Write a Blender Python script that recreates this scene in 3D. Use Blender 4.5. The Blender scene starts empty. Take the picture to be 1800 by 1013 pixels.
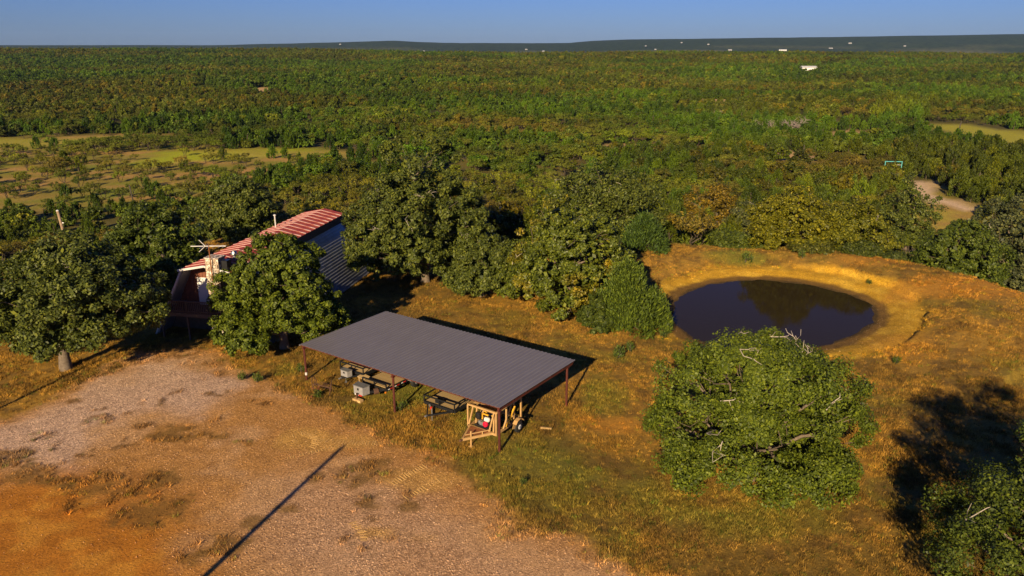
import bpy, math, random
import numpy as np
from mathutils import Vector, Matrix

# ------------------------------------------------------------------ camera, sky, sun, exposure
FPX, CX, CY, HCAM = 1350.0, 900.0, 506.5, 22.0
PITCH = math.atan((CY - 80.0) / FPX)
SUN_EL = math.radians(21.4)
SUN_AZ = math.radians(17.3)            # shadows fall towards (sin, cos) of this bearing
scene = bpy.context.scene
COL = scene.collection
cam_d = bpy.data.cameras.new("camera")
cam_d.sensor_width = 36.0
cam_d.lens = 36.0 * FPX / 1800.0
cam_d.clip_start = 0.5
cam_d.clip_end = 30000.0
cam = bpy.data.objects.new("camera", cam_d)
COL.objects.link(cam)
cam.location = (0, 0, HCAM)
cam.rotation_euler = (math.pi / 2 - PITCH, 0, 0)
scene.camera = cam

world = bpy.data.worlds.new("World")
scene.world = world
world.use_nodes = True
wt = world.node_tree
wt.nodes.clear()
w_sky = wt.nodes.new("ShaderNodeTexSky")
w_sky.sky_type = 'NISHITA'
w_sky.sun_disc = False
w_sky.sun_elevation = SUN_EL
w_sky.sun_rotation = math.pi + SUN_AZ
w_sky.altitude = 600
w_sky.air_density = 1.2
w_sky.dust_density = 0.25
w_sky.ozone_density = 3.0
w_mul = wt.nodes.new("ShaderNodeMix")
w_mul.data_type = 'RGBA'
w_mul.blend_type = 'MULTIPLY'
w_mul.inputs[0].default_value = 1.0
w_mul.inputs[7].default_value = (0.30, 0.455, 1.10, 1)
w_bg = wt.nodes.new("ShaderNodeBackground")
w_bg.inputs[1].default_value = 0.05
w_out = wt.nodes.new("ShaderNodeOutputWorld")
w_hs = wt.nodes.new("ShaderNodeHueSaturation")
w_hs.inputs["Saturation"].default_value = 1.1
wt.links.new(w_sky.outputs[0], w_hs.inputs["Color"])
wt.links.new(w_hs.outputs[0], w_mul.inputs[6])
wt.links.new(w_mul.outputs[2], w_bg.inputs[0])
wt.links.new(w_bg.outputs[0], w_out.inputs[0])

sun_d = bpy.data.lights.new("sun", 'SUN')
sun_d.energy = 5.0
sun_d.angle = math.radians(0.5)
sun_d.color = (1.0, 0.785, 0.47)
sun = bpy.data.objects.new("sun", sun_d)
COL.objects.link(sun)
_sd = Vector((math.sin(SUN_AZ) * math.cos(SUN_EL), math.cos(SUN_AZ) * math.cos(SUN_EL), -math.sin(SUN_EL)))
sun.rotation_euler = _sd.to_track_quat('-Z', 'Y').to_euler()
sun.location = (-30, -80, 60)

scene.view_settings.view_transform = 'Standard'
scene.view_settings.look = 'None'
scene.view_settings.exposure = 0.74
scene.view_settings.gamma = 1.0
scene.view_settings.use_curve_mapping = False
scene.render.engine = 'CYCLES'
scene.cycles.max_bounces = 6
scene.cycles.diffuse_bounces = 2
scene.cycles.glossy_bounces = 2
scene.cycles.transmission_bounces = 2
scene.cycles.volume_bounces = 0
scene.cycles.transparent_max_bounces = 4

rng0 = np.random.default_rng(7)
random.seed(7)

# ------------------------------------------------------------------ noise, projection, terrain
def _hash(ix, iy, s):
    h = (ix.astype(np.int64) * 374761393 + iy.astype(np.int64) * 668265263 + s * 1442695041) & 0xFFFFFFFF
    h = ((h ^ (h >> 13)) * 1274126177) & 0xFFFFFFFF
    return ((h ^ (h >> 16)) & 0xFFFF) / 65535.0

def vnoise(x, y, s=0):
    x = np.asarray(x, float); y = np.asarray(y, float)
    ix = np.floor(x); iy = np.floor(y)
    fx = x - ix; fy = y - iy
    fx = fx * fx * (3 - 2 * fx); fy = fy * fy * (3 - 2 * fy)
    a = _hash(ix, iy, s); b = _hash(ix + 1, iy, s); c = _hash(ix, iy + 1, s); d = _hash(ix + 1, iy + 1, s)
    return (a * (1 - fx) + b * fx) * (1 - fy) + (c * (1 - fx) + d * fx) * fy

def fbm(x, y, s=0, o=4):
    t = 0; a = 0.5; n = 0
    for k in range(o):
        t = t + a * vnoise(x * 2 ** k + 17.3 * k, y * 2 ** k - 9.1 * k, s + k); n += a; a *= 0.5
    return t / n

def sstep(a, b, x):
    t = np.clip((np.asarray(x, float) - a) / (b - a), 0, 1)
    return t * t * (3 - 2 * t)

def ray(px, py):
    u = (px - CX) / FPX; v = -(py - CY) / FPX
    c, s = math.cos(PITCH), math.sin(PITCH)
    return np.array([u, c + v * s, -s + v * c])

def gnd(px, py, z=0.0):
    d = ray(px, py); t = (z - HCAM) / d[2]
    return np.array([d[0] * t, d[1] * t])

def proj(x, y, z):
    c, s = math.cos(PITCH), math.sin(PITCH)
    dz = z - HCAM
    dep = y * c - dz * s
    dep = np.where(np.abs(dep) < 1e-3, 1e-3, dep)
    up = y * s + dz * c
    return CX + FPX * x / dep, CY - FPX * up / dep, dep

def poly_sd(poly, x, y):
    """signed distance to a polygon, negative inside"""
    x = np.asarray(x, float); y = np.asarray(y, float)
    d2 = np.full(x.shape, 1e18); ins = np.zeros(x.shape, bool)
    n = len(poly)
    for i in range(n):
        ax, ay = poly[i]; bx, by = poly[(i + 1) % n]
        ex, ey = bx - ax, by - ay
        t = np.clip(((x - ax) * ex + (y - ay) * ey) / (ex * ex + ey * ey + 1e-12), 0, 1)
        d2 = np.minimum(d2, (x - ax - t * ex) ** 2 + (y - ay - t * ey) ** 2)
        cond = ((ay > y) != (by > y)) & (x < ex * (y - ay) / (ey if abs(ey) > 1e-9 else 1e-9) + ax)
        ins ^= cond
    d = np.sqrt(d2)
    return np.where(ins, -d, d)

WATER_Z = -0.8
_pp = [(1183, 548), (1190, 530), (1212, 512), (1250, 500), (1300, 494), (1345, 493), (1400, 498), (1450, 507),
       (1500, 521), (1530, 537), (1539, 552), (1533, 568), (1512, 585), (1480, 598), (1440, 607), (1380, 612),
       (1300, 613), (1250, 606), (1215, 592), (1195, 572)]
POND = [tuple(gnd(a, b, WATER_Z)) for a, b in _pp]

_brow = [(-400, -30), (-200, 30), (-120, 52), (-60, 66), (-38, 76), (-31, 87), (-14, 88), (-7, 82), (0, 80), (12, 82), (22, 80.5), (31, 79), (36, 77), (41, 72.5),
         (46, 66), (60, 54), (90, 36), (200, -20), (400, -120)]
_bx = np.array([b[0] for b in _brow], float); _by = np.array([b[1] for b in _brow], float)
_fy = np.array([0, 330, 500, 700, 1000, 1300, 1450, 1700, 2200, 3000, 3300, 12000], float)
_fz = np.array([0, 0, -1, 1, 7.5, 16, 20, 18.5, 5, -4, -4, -4], float)
_rx = np.array([-4000, -600, 0, 300, 380, 440, 520, 600, 690, 740, 780, 900, 1000, 1040, 1100, 1300, 1500, 1800, 2400, 6000], float)
_ry = np.array([80, 81, 81, 81, 81, 79.5, 77.5, 75.5, 73.5, 75.5, 77, 77, 76.5, 73, 71, 68.5, 65.5, 60.5, 56, 60], float)
VALLEY = 12.5

def terr(x, y):
    x = np.asarray(x, float); y = np.asarray(y, float)
    near = np.clip(-0.026 * x, -0.35, 0.6)
    near = near + 0.10 * (fbm(x / 7, y / 7, 3, 2) - 0.5) * sstep(15, 30, y)
    # the pond, its bank and the dam round it
    box = (x > 0) & (x < 60) & (y > 40) & (y < 100)
    sd = np.full(x.shape, 99.0)
    if box.any():
        sd[box] = poly_sd(POND, x[box], y[box])
    wob = 0.5 * (fbm(x / 2.2, y / 2.2, 5, 3) - 0.5)
    bank = WATER_Z + np.where(sd < 0, np.maximum(sd * 0.22, -1.3), np.minimum(sd, 1.2) * 0.10 + np.clip(sd - 1.2, 0, 9) * 0.24)
    bank = bank + 0.16 * (fbm(x / 1.1, y / 1.1, 7, 3) - 0.5) * np.exp(-np.abs(sd) / 1.2)
    step = 0.42 * sstep(3.9, 4.2, sd + 1.6 * wob) * sstep(27, 33, x)
    dam = 0.85 * sstep(3.0, 7.5, sd) * (sstep(66, 74, y) + sstep(32, 39, x) * sstep(50, 58, y)).clip(0, 1) * (1 - sstep(12, 20, sd))
    near = np.where(sd < 12, np.minimum(near, bank) + step, near) + dam
    yb = np.interp(x, _bx, _by)
    t = (y - yb) * 0.85
    fall = 5.5 * sstep(0, 26, t) * sstep(10, 25, x) + (VALLEY - 5.5 * sstep(10, 25, x)) * sstep(0, 58, t)
    ydep = np.maximum(y, 1.0)
    pxb = CX + FPX * x / (ydep * math.cos(PITCH) + 6)
    crest = np.interp(pxb, [-900, 0, 500, 900, 1800, 2700], [1.0, 1.0, 0.97, 0.80, 0.66, 0.7])
    far = np.interp(y, _fy, _fz)
    far = np.where(far > 0, far * crest, far)
    roll = 13.0 * (fbm(x / 230, y / 230, 11, 3) - 0.5) * sstep(330, 520, y) * (1 - sstep(2500, 3200, y))
    top = np.interp(pxb, _rx, _ry)
    zt = HCAM + 5200 * (80.0 - top) / (FPX / math.cos(PITCH) ** 2) + 3
    rs = sstep(3300, 5200, y + 500 * (fbm(x / 900, y / 900, 21, 3) - 0.5))
    ridge = rs * (zt + VALLEY + 4) + 8 * (fbm(x / 260, y / 260, 23, 3) - 0.5) * sstep(3300, 3800, y)
    return near - fall + far + roll + ridge

def tz(x, y):
    return float(terr(np.array([x]), np.array([y]))[0])

def hit(px, py, tmin=15.0):
    """the point of the terrain a bearing and a slope lead to"""
    d = ray(px, py)
    t = np.geomspace(tmin, 9000, 4000)
    z = HCAM + d[2] * t
    g = terr(d[0] * t, d[1] * t)
    k = np.argmax(z < g)
    if not (z < g).any():
        k = len(t) - 1
    return Vector((d[0] * t[k], d[1] * t[k], g[k]))

# ------------------------------------------------------------------ materials
def new_mat(name):
    m = bpy.data.materials.new(name)
    m.use_nodes = True
    nt = m.node_tree
    b = nt.nodes["Principled BSDF"]
    return m, nt, b

def N(nt, kind, **kw):
    n = nt.nodes.new(kind)
    for k, v in kw.items():
        setattr(n, k, v)
    return n

def mixrgb(nt, fac, a, b, blend='MIX'):
    m = N(nt, "ShaderNodeMix", data_type='RGBA', blend_type=blend)
    for sock, val in ((0, fac), (6, a), (7, b)):
        if isinstance(val, (int, float)):
            m.inputs[sock].default_value = val
        elif isinstance(val, tuple):
            m.inputs[sock].default_value = (*val, 1) if len(val) == 3 else val
        else:
            nt.links.new(val, m.inputs[sock])
    return m.outputs[2]

def ramp(nt, src, stops):
    r = N(nt, "ShaderNodeValToRGB")
    el = r.color_ramp.elements
    while len(el) < len(stops):
        el.new(0.5)
    for e, (p, c) in zip(el, stops):
        e.position = p
        e.color = (*c, 1) if len(c) == 3 else c
    nt.links.new(src, r.inputs[0])
    return r.outputs[0]

def noise(nt, scale, detail=4, rough=0.6, coord=None, space='Object'):
    n = N(nt, "ShaderNodeTexNoise")
    n.inputs["Scale"].default_value = scale
    n.inputs["Detail"].default_value = detail
    n.inputs["Roughness"].default_value = rough
    if coord is None:
        tc = N(nt, "ShaderNodeTexCoord")
        coord = tc.outputs[space]
    nt.links.new(coord, n.inputs["Vector"])
    return n.outputs["Fac"]

def bump(nt, b, src, strength=0.4, dist=0.05):
    n = N(nt, "ShaderNodeBump")
    n.inputs["Strength"].default_value = strength
    n.inputs["Distance"].default_value = dist
    nt.links.new(src, n.inputs["Height"])
    nt.links.new(n.outputs[0], b.inputs["Normal"])

def plain(name, c1, c2=None, scale=4.0, rough=0.6, metal=0.0, bmp=0.0, spec=0.4, detail=5):
    m, nt, b = new_mat(name)
    c2 = c2 or tuple(v * 0.7 for v in c1)
    f = noise(nt, scale, detail)
    col = ramp(nt, f, [(0.3, c2), (0.7, c1)])
    nt.links.new(col, b.inputs["Base Color"])
    b.inputs["Roughness"].default_value = rough
    b.inputs["Metallic"].default_value = metal
    b.inputs["Specular IOR Level"].default_value = spec
    if bmp:
        bump(nt, b, noise(nt, scale * 6, 3), bmp, 0.02)
    return m

def leaf_mat(name, mode, rough=0.5, spec=0.35, trans=0.18, patch=None):
    """mode 'object': the tree's own colour; mode 'instancer': colour carried by the point"""
    m, nt, b = new_mat(name)
    if mode == 'object':
        oi = N(nt, "ShaderNodeObjectInfo")
        base = oi.outputs["Color"]
    else:
        at = N(nt, "ShaderNodeAttribute", attribute_type='INSTANCER', attribute_name='tint')
        base = at.outputs["Color"]
    if patch:
        f = noise(nt, patch[1], 3)
        f = ramp(nt, f, [(0.52, (0, 0, 0)), (0.66, (1, 1, 1))])
        base = mixrgb(nt, f, base, patch[0])
    geo = N(nt, "ShaderNodeNewGeometry")
    v = ramp(nt, geo.outputs["Random Per Island"], [(0.0, (0.36, 0.40, 0.45)), (0.5, (0.92, 0.94, 0.95)), (0.85, (1.45, 1.36, 1.05)), (1.0, (1.9, 1.65, 1.15))] if mode == 'object'
             else [(0.0, (0.65, 0.68, 0.7)), (1.0, (1.30, 1.25, 1.1))])
    col = mixrgb(nt, 1.0, base, v, 'MULTIPLY')
    nt.links.new(col, b.inputs["Base Color"])
    b.inputs["Roughness"].default_value = rough
    b.inputs["Specular IOR Level"].default_value = spec
    tr = N(nt, "ShaderNodeBsdfTranslucent")
    tcol = mixrgb(nt, 1.0, col, (1.0, 1.15, 0.5), 'MULTIPLY')
    nt.links.new(tcol, tr.inputs[0])
    mx = N(nt, "ShaderNodeMixShader")
    mx.inputs[0].default_value = trans
    nt.links.new(b.outputs[0], mx.inputs[1])
    nt.links.new(tr.outputs[0], mx.inputs[2])
    nt.links.new(mx.outputs[0], nt.nodes["Material Output"].inputs[0])
    return m

M = {}
M['leaf'] = leaf_mat('oak_leaves', 'object', rough=0.5, spec=0.2)
M['leaf_yellow'] = leaf_mat('turning_oak_leaves', 'object', rough=0.5, patch=((0.21, 0.155, 0.008), 0.22))
M['needle'] = leaf_mat('juniper_sprays', 'object', rough=0.6, spec=0.2, trans=0.1)
M['leaf_far'] = leaf_mat('far_leaves', 'instancer', rough=0.6, spec=0.2, trans=0.12)
M['bark'] = plain('bark', (0.10, 0.075, 0.05), (0.045, 0.033, 0.022), 6, 0.9, bmp=0.6)
M['bark_pale'] = plain('pale_bark', (0.19, 0.145, 0.105), (0.09, 0.066, 0.046), 6, 0.85, bmp=0.4)
M['twig'] = plain('bare_twig', (0.46, 0.40, 0.33), (0.28, 0.23, 0.18), 6, 0.85)
M['dead_wood'] = plain('dead_wood', (0.36, 0.29, 0.25), (0.20, 0.16, 0.14), 3, 0.9)
M['pole'] = plain('weathered_pole', (0.33, 0.23, 0.14), (0.18, 0.12, 0.07), 5, 0.85, bmp=0.4)
M['dark_pole'] = plain('dark_pole', (0.07, 0.055, 0.04), None, 5, 0.85)
M['red_steel'] = plain('red_oxide_steel', (0.10, 0.022, 0.014), (0.06, 0.014, 0.010), 3, 0.55)
M['black_steel'] = plain('black_steel', (0.018, 0.018, 0.02), (0.010, 0.010, 0.011), 5, 0.4)
M['rubber'] = plain('rubber', (0.02, 0.02, 0.02), (0.012, 0.012, 0.012), 9, 0.8)
M['alu'] = plain('aluminium_plate', (0.42, 0.40, 0.40), (0.30, 0.29, 0.29), 7, 0.45, 0.35)
M['rim'] = plain('white_rim', (0.75, 0.74, 0.72), (0.6, 0.58, 0.55), 7, 0.4)
M['plank'] = plain('deck_plank', (0.52, 0.36, 0.18), (0.34, 0.225, 0.10), 2.2, 0.8, bmp=0.3)
M['plank_worn'] = plain('worn_deck_plank', (0.44, 0.30, 0.14), (0.28, 0.19, 0.08), 2.6, 0.85, bmp=0.3)
M['tape_red'] = plain('red_tape', (0.60, 0.02, 0.015), None, 4, 0.35)
M['tape_white'] = plain('white_tape', (0.80, 0.80, 0.78), (0.7, 0.7, 0.68), 4, 0.35)
M['amber'] = plain('amber_lens', (0.75, 0.22, 0.02), None, 4, 0.3)
M['tan'] = plain('tan_paint', (0.50, 0.31, 0.13), (0.36, 0.21, 0.08), 2.5, 0.55)
M['yellow'] = plain('yellow_paint', (0.72, 0.40, 0.03), (0.55, 0.28, 0.03), 3, 0.45)
M['rust'] = plain('rust', (0.30, 0.10, 0.025), (0.13, 0.045, 0.015), 5, 0.9, bmp=0.4)
M['rust_dark'] = plain('dark_rust', (0.12, 0.055, 0.03), (0.05, 0.025, 0.015), 6, 0.9, bmp=0.4)
M['engine_red'] = plain('engine_red', (0.55, 0.015, 0.05), None, 3, 0.35)
M['engine_white'] = plain('engine_white', (0.8, 0.78, 0.72), None, 3, 0.4)
M['steel'] = plain('grey_steel', (0.36, 0.36, 0.37), (0.22, 0.22, 0.22), 5, 0.4, 0.6)
M['galv'] = plain('galvanised_sheet', (0.34, 0.35, 0.38), (0.24, 0.25, 0.28), 1.6, 0.45, 0.5)
M['white_trim'] = plain('white_trim', (0.62, 0.60, 0.58), (0.48, 0.45, 0.43), 2, 0.6)
M['white_paint'] = plain('white_paint', (0.80, 0.79, 0.78), (0.72, 0.71, 0.70), 1, 0.5)
M['brown_wall'] = plain('brown_siding', (0.22, 0.075, 0.04), (0.14, 0.05, 0.03), 3, 0.8)
M['brown_wood'] = plain('brown_deck_wood', (0.10, 0.065, 0.05), (0.06, 0.04, 0.03), 4, 0.85)
M['dark_glass'] = plain('dark_glass', (0.02, 0.022, 0.025), (0.015, 0.016, 0.018), 1, 0.08, spec=0.6)
M['lumber'] = plain('pale_lumber', (0.55, 0.36, 0.15), (0.42, 0.26, 0.10), 3, 0.8)
M['far_wall'] = plain('far_white_wall', (0.75, 0.74, 0.72), (0.66, 0.65, 0.63), 0.5, 0.7)
M['dull_wall'] = plain('far_dull_wall', (0.40, 0.39, 0.37), (0.30, 0.29, 0.28), 0.5, 0.7)
M['far_roof'] = plain('far_metal_roof', (0.52, 0.52, 0.53), (0.40, 0.40, 0.41), 0.5, 0.5)
M['shed'] = plain('cream_board', (0.60, 0.45, 0.22), (0.48, 0.34, 0.15), 1.5, 0.8)
M['teal'] = plain('teal_pipe', (0.10, 0.42, 0.42), (0.07, 0.32, 0.33), 2, 0.5)
M['soil'] = plain('pushed_up_soil', (0.55, 0.33, 0.10), (0.44, 0.25, 0.07), 5, 0.95)

def make_roof_mat():
    m, nt, b = new_mat('grey_ribbed_roofing')
    f = noise(nt, 0.5, 4)
    c = ramp(nt, f, [(0.35, (0.158, 0.148, 0.152)), (0.65, (0.188, 0.176, 0.180))])
    tc = N(nt, "ShaderNodeTexCoord"); mp = N(nt, "ShaderNodeMapping"); mp.inputs["Scale"].default_value = (3.0, 0.25, 1.0)
    nt.links.new(tc.outputs["Object"], mp.inputs[0])
    oi = N(nt, "ShaderNodeObjectInfo"); ad = N(nt, "ShaderNodeVectorMath", operation='ADD')
    nt.links.new(mp.outputs[0], ad.inputs[0]); nt.links.new(oi.outputs["Location"], ad.inputs[1])
    f2 = noise(nt, 2.0, 5, 0.7, ad.outputs[0])
    c = mixrgb(nt, 0.5, c, ramp(nt, f2, [(0.3, (0.145, 0.128, 0.138)), (0.55, (0.18, 0.163, 0.172)), (0.75, (0.215, 0.196, 0.20))]))
    nt.links.new(c, b.inputs["Base Color"])
    b.inputs["Metallic"].default_value = 0.2
    b.inputs["Roughness"].default_value = 0.5
    return m
M['roofing'] = make_roof_mat()

def make_rusty_roof():
    m, nt, b = new_mat('rusted_red_roofing')
    f = noise(nt, 0.9, 6, 0.7)
    c = ramp(nt, f, [(0.30, (0.29, 0.026, 0.018)), (0.52, (0.21, 0.016, 0.014)), (0.66, (0.30, 0.06, 0.02)), (0.85, (0.38, 0.20, 0.15))])
    nt.links.new(c, b.inputs["Base Color"])
    b.inputs["Roughness"].default_value = 0.6
    return m
M['rusty_roof'] = make_rusty_roof()

def make_stone():
    m, nt, b = new_mat('rubble_stone')
    tc = N(nt, "ShaderNodeTexCoord")
    v = N(nt, "ShaderNodeTexVoronoi", feature='F1')
    v.inputs["Scale"].default_value = 4.5
    nt.links.new(tc.outputs["Object"], v.inputs["Vector"])
    sep = N(nt, "ShaderNodeSeparateColor")
    nt.links.new(v.outputs["Color"], sep.inputs[0])
    c = ramp(nt, sep.outputs[0], [(0.0, (0.30, 0.20, 0.12)), (0.45, (0.52, 0.42, 0.31)), (1.0, (0.68, 0.60, 0.50))])
    e = N(nt, "ShaderNodeTexVoronoi", feature='DISTANCE_TO_EDGE')
    e.inputs["Scale"].default_value = 4.5
    nt.links.new(tc.outputs["Object"], e.inputs["Vector"])
    k = ramp(nt, e.outputs["Distance"], [(0.02, (0.16, 0.12, 0.09)), (0.09, (1, 1, 1))])
    c = mixrgb(nt, 1.0, c, k, 'MULTIPLY')
    nt.links.new(c, b.inputs["Base Color"])
    b.inputs["Roughness"].default_value = 0.9
    bump(nt, b, e.outputs["Distance"], 0.8, 0.08)
    return m
M['stone'] = make_stone()

def make_water():
    m, nt, b = new_mat('pond_water')
    b.inputs["Base Color"].default_value = (0.026, 0.019, 0.008, 1)
    b.inputs["Roughness"].default_value = 0.05
    b.inputs["IOR"].default_value = 1.33
    b.inputs["Specular IOR Level"].default_value = 0.06
    bump(nt, b, noise(nt, 3.0, 3), 0.12, 0.02)
    return m
M['water'] = make_water()

def make_ground():
    m, nt, b = new_mat('ground_cover')
    at = N(nt, "ShaderNodeAttribute", attribute_type='GEOMETRY', attribute_name='Col')
    mk = N(nt, "ShaderNodeAttribute", attribute_type='GEOMETRY', attribute_name='Mask')
    sep = N(nt, "ShaderNodeSeparateColor")
    nt.links.new(mk.outputs["Color"], sep.inputs[0])
    n1 = noise(nt, 1.3, 6, 0.7)
    n2 = noise(nt, 9.0, 5, 0.75)
    n3 = noise(nt, 0.035, 8, 0.72)
    c = at.outputs["Color"]
    v1 = ramp(nt, n1, [(0.28, (0.66, 0.62, 0.60)), (0.5, (1, 1, 1)), (0.75, (1.28, 1.24, 1.15))])
    c = mixrgb(nt, 0.8, c, v1, 'MULTIPLY')
    v2 = ramp(nt, n2, [(0.30, (0.50, 0.48, 0.50)), (0.5, (1, 1, 1)), (0.72, (1.40, 1.40, 1.35))])
    c = mixrgb(nt, 0.85, c, v2, 'MULTIPLY')
    # loose stones in the gravel
    tc = N(nt, "ShaderNodeTexCoord")
    vo = N(nt, "ShaderNodeTexVoronoi", feature='F1')
    vo.inputs["Scale"].default_value = 13.0
    nt.links.new(tc.outputs["Object"], vo.inputs["Vector"])
    sc = N(nt, "ShaderNodeSeparateColor")
    nt.links.new(vo.outputs["Color"], sc.inputs[0])
    vs = ramp(nt, sc.outputs[0], [(0.0, (0.62, 0.58, 0.56)), (0.5, (0.95, 0.95, 0.95)), (1.0, (1.35, 1.35, 1.36))])
    cg = mixrgb(nt, 1.0, c, vs, 'MULTIPLY')
    c = mixrgb(nt, sep.outputs[0], c, cg)
    # tree cover too far away to be told apart
    v3 = ramp(nt, n3, [(0.35, (0.35, 0.38, 0.40)), (0.5, (1, 1, 1)), (0.68, (1.7, 1.6, 1.3))])
    cw = mixrgb(nt, 1.0, c, v3, 'MULTIPLY')
    c = mixrgb(nt, sep.outputs[2], c, cw)
    nt.links.new(c, b.inputs["Base Color"])
    b.inputs["Roughness"].default_value = 0.95
    b.inputs["Specular IOR Level"].default_value = 0.12
    bump(nt, b, n2, 0.7, 0.10)
    return m
M['ground'] = make_ground()

def tint_mat(name, stops, rough=0.9):
    m, nt, b = new_mat(name)
    at = N(nt, "ShaderNodeAttribute", attribute_type='INSTANCER', attribute_name='tint')
    geo = N(nt, "ShaderNodeNewGeometry")
    v = ramp(nt, geo.outputs["Random Per Island"], stops)
    nt.links.new(mixrgb(nt, 1.0, at.outputs["Color"], v, 'MULTIPLY'), b.inputs["Base Color"])
    b.inputs["Roughness"].default_value = rough
    b.inputs["Specular IOR Level"].default_value = 0.15
    return m
M['grass'] = tint_mat('grass_blades', [(0, (0.6, 0.6, 0.6)), (0.6, (1, 1, 1)), (1, (1.5, 1.4, 1.2))])
M['stones'] = tint_mat('gravel_pieces', [(0, (0.8, 0.8, 0.8)), (1, (1.2, 1.2, 1.2))])

# ------------------------------------------------------------------ mesh helpers
def mesh_np(name, verts, faces_flat, nper, mats, mat_index=None, smooth=False):
    me = bpy.data.meshes.new(name)
    verts = np.asarray(verts, np.float32)
    faces_flat = np.asarray(faces_flat, np.int32).ravel()
    nf = len(faces_flat) // nper
    me.vertices.add(len(verts))
    me.vertices.foreach_set("co", verts.ravel())
    me.loops.add(len(faces_flat))
    me.loops.foreach_set("vertex_index", faces_flat)
    me.polygons.add(nf)
    me.polygons.foreach_set("loop_start", np.arange(0, nf * nper, nper, dtype=np.int32))
    me.polygons.foreach_set("loop_total", np.full(nf, nper, np.int32))
    for m in mats:
        me.materials.append(m)
    if mat_index is not None:
        me.polygons.foreach_set("material_index", np.asarray(mat_index, np.int32))
    if smooth:
        me.polygons.foreach_set("use_smooth", np.ones(nf, bool))
    me.update(calc_edges=True)
    return me

def link(name, me, parent=None, loc=None, rz=0.0):
    o = bpy.data.objects.new(name, me)
    COL.objects.link(o)
    if parent is not None:
        o.parent = parent
    if loc is not None:
        o.location = loc
    if rz:
        o.rotation_euler = (0, 0, rz)
    return o

def tag(o, label, cat, group=None):
    o["label"] = label
    o["category"] = cat
    if group:
        o["group"] = group
    return o

def thing(name, label, cat, loc=(0, 0, 0), rz=0.0, group=None):
    o = link(name, None, None, loc, rz)
    o.empty_display_size = 0.3
    return tag(o, label, cat, group)

class MB:
    def __init__(self):
        self.v = []; self.f = []
    def add(self, vs, fs):
        k = len(self.v)
        self.v += [tuple(p) for p in vs]
        self.f += [tuple(i + k for i in q) for q in fs]
        return self
    def box(self, x0, x1, y0, y1, z0, z1):
        return self.add([(x0, y0, z0), (x1, y0, z0), (x1, y1, z0), (x0, y1, z0), (x0, y0, z1), (x1, y0, z1), (x1, y1, z1), (x0, y1, z1)],
                        [(0, 3, 2, 1), (4, 5, 6, 7), (0, 1, 5, 4), (1, 2, 6, 5), (2, 3, 7, 6), (3, 0, 4, 7)])
    def beam(self, a, b, w, h=None, up=(0, 0, 1)):
        h = h or w
        a = Vector(a); b = Vector(b); d = (b - a).normalized(); up = Vector(up)
        if abs(d.dot(up)) > 0.95:
            up = Vector((1, 0, 0))
        s = d.cross(up).normalized() * w / 2; t = s.cross(d).normalized() * h / 2
        vs = [a - s - t, a + s - t, a + s + t, a - s + t, b - s - t, b + s - t, b + s + t, b - s + t]
        return self.add(vs, [(0, 1, 2, 3), (7, 6, 5, 4), (0, 4, 5, 1), (1, 5, 6, 2), (2, 6, 7, 3), (3, 7, 4, 0)])
    def tube(self, pts, rad, n=8, cap=True):
        pts = [Vector(p) for p in pts]
        if isinstance(rad, (int, float)):
            rad = [rad] * len(pts)
        vs = []; fs = []
        for i, p in enumerate(pts):
            d = (pts[min(i + 1, len(pts) - 1)] - pts[max(i - 1, 0)]).normalized()
            up = Vector((0, 0, 1)) if abs(d.z) < 0.9 else Vector((1, 0, 0))
            s = d.cross(up).normalized(); t = s.cross(d)
            for k in range(n):
                a = 2 * math.pi * k / n
                vs.append(p + (s * math.cos(a) + t * math.sin(a)) * rad[i])
        for i in range(len(pts) - 1):
            for k in range(n):
                fs.append((i * n + k, i * n + (k + 1) % n, (i + 1) * n + (k + 1) % n, (i + 1) * n + k))
        if cap:
            fs.append(tuple(range(n - 1, -1, -1))); fs.append(tuple(range((len(pts) - 1) * n, len(pts) * n)))
        return self.add(vs, fs)
    def lathe(self, c, axis, prof, n=16):
        """prof: (distance along axis, radius)"""
        c = Vector(c); ax = Vector(axis).normalized()
        up = Vector((0, 0, 1)) if abs(ax.z) < 0.9 else Vector((1, 0, 0))
        s = ax.cross(up).normalized(); t = s.cross(ax)
        vs = []; fs = []
        for (h, r) in prof:
            for k in range(n):
                a = 2 * math.pi * k / n
                vs.append(c + ax * h + (s * math.cos(a) + t * math.sin(a)) * r)
        m = len(prof)
        for i in range(m - 1):
            for k in range(n):
                fs.append((i * n + k, i * n + (k + 1) % n, (i + 1) * n + (k + 1) % n, (i + 1) * n + k))
        fs.append(tuple(range(n - 1, -1, -1))); fs.append(tuple(range((m - 1) * n, m * n)))
        return self.add(vs, fs)
    def prism(self, poly, d):
        """poly: 3-D outline, d: extrusion vector"""
        n = len(poly); d = Vector(d)
        vs = [Vector(p) for p in poly] + [Vector(p) + d for p in poly]
        fs = [tuple(range(n - 1, -1, -1)), tuple(range(n, 2 * n))] + [(i, (i + 1) % n, n + (i + 1) % n, n + i) for i in range(n)]
        return self.add(vs, fs)
    def mesh(self, name, mat, smooth=False):
        me = bpy.data.meshes.new(name)
        me.from_pydata(self.v, [], self.f)
        me.materials.append(mat)
        if smooth:
            for p in me.polygons:
                p.use_smooth = True
        me.update()
        return me
    def build(self, name, mat, parent=None, smooth=False):
        return link(name, self.mesh(name, mat, smooth), parent)

# ------------------------------------------------------------------ what covers the ground where
def pxpoly(pts, z=0.0):
    return [tuple(gnd(a, b, z)) for a, b in pts]

def hitpoly(pts):
    return [(lambda h: (h.x, h.y))(hit(a, b, 60)) for a, b in pts]

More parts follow.
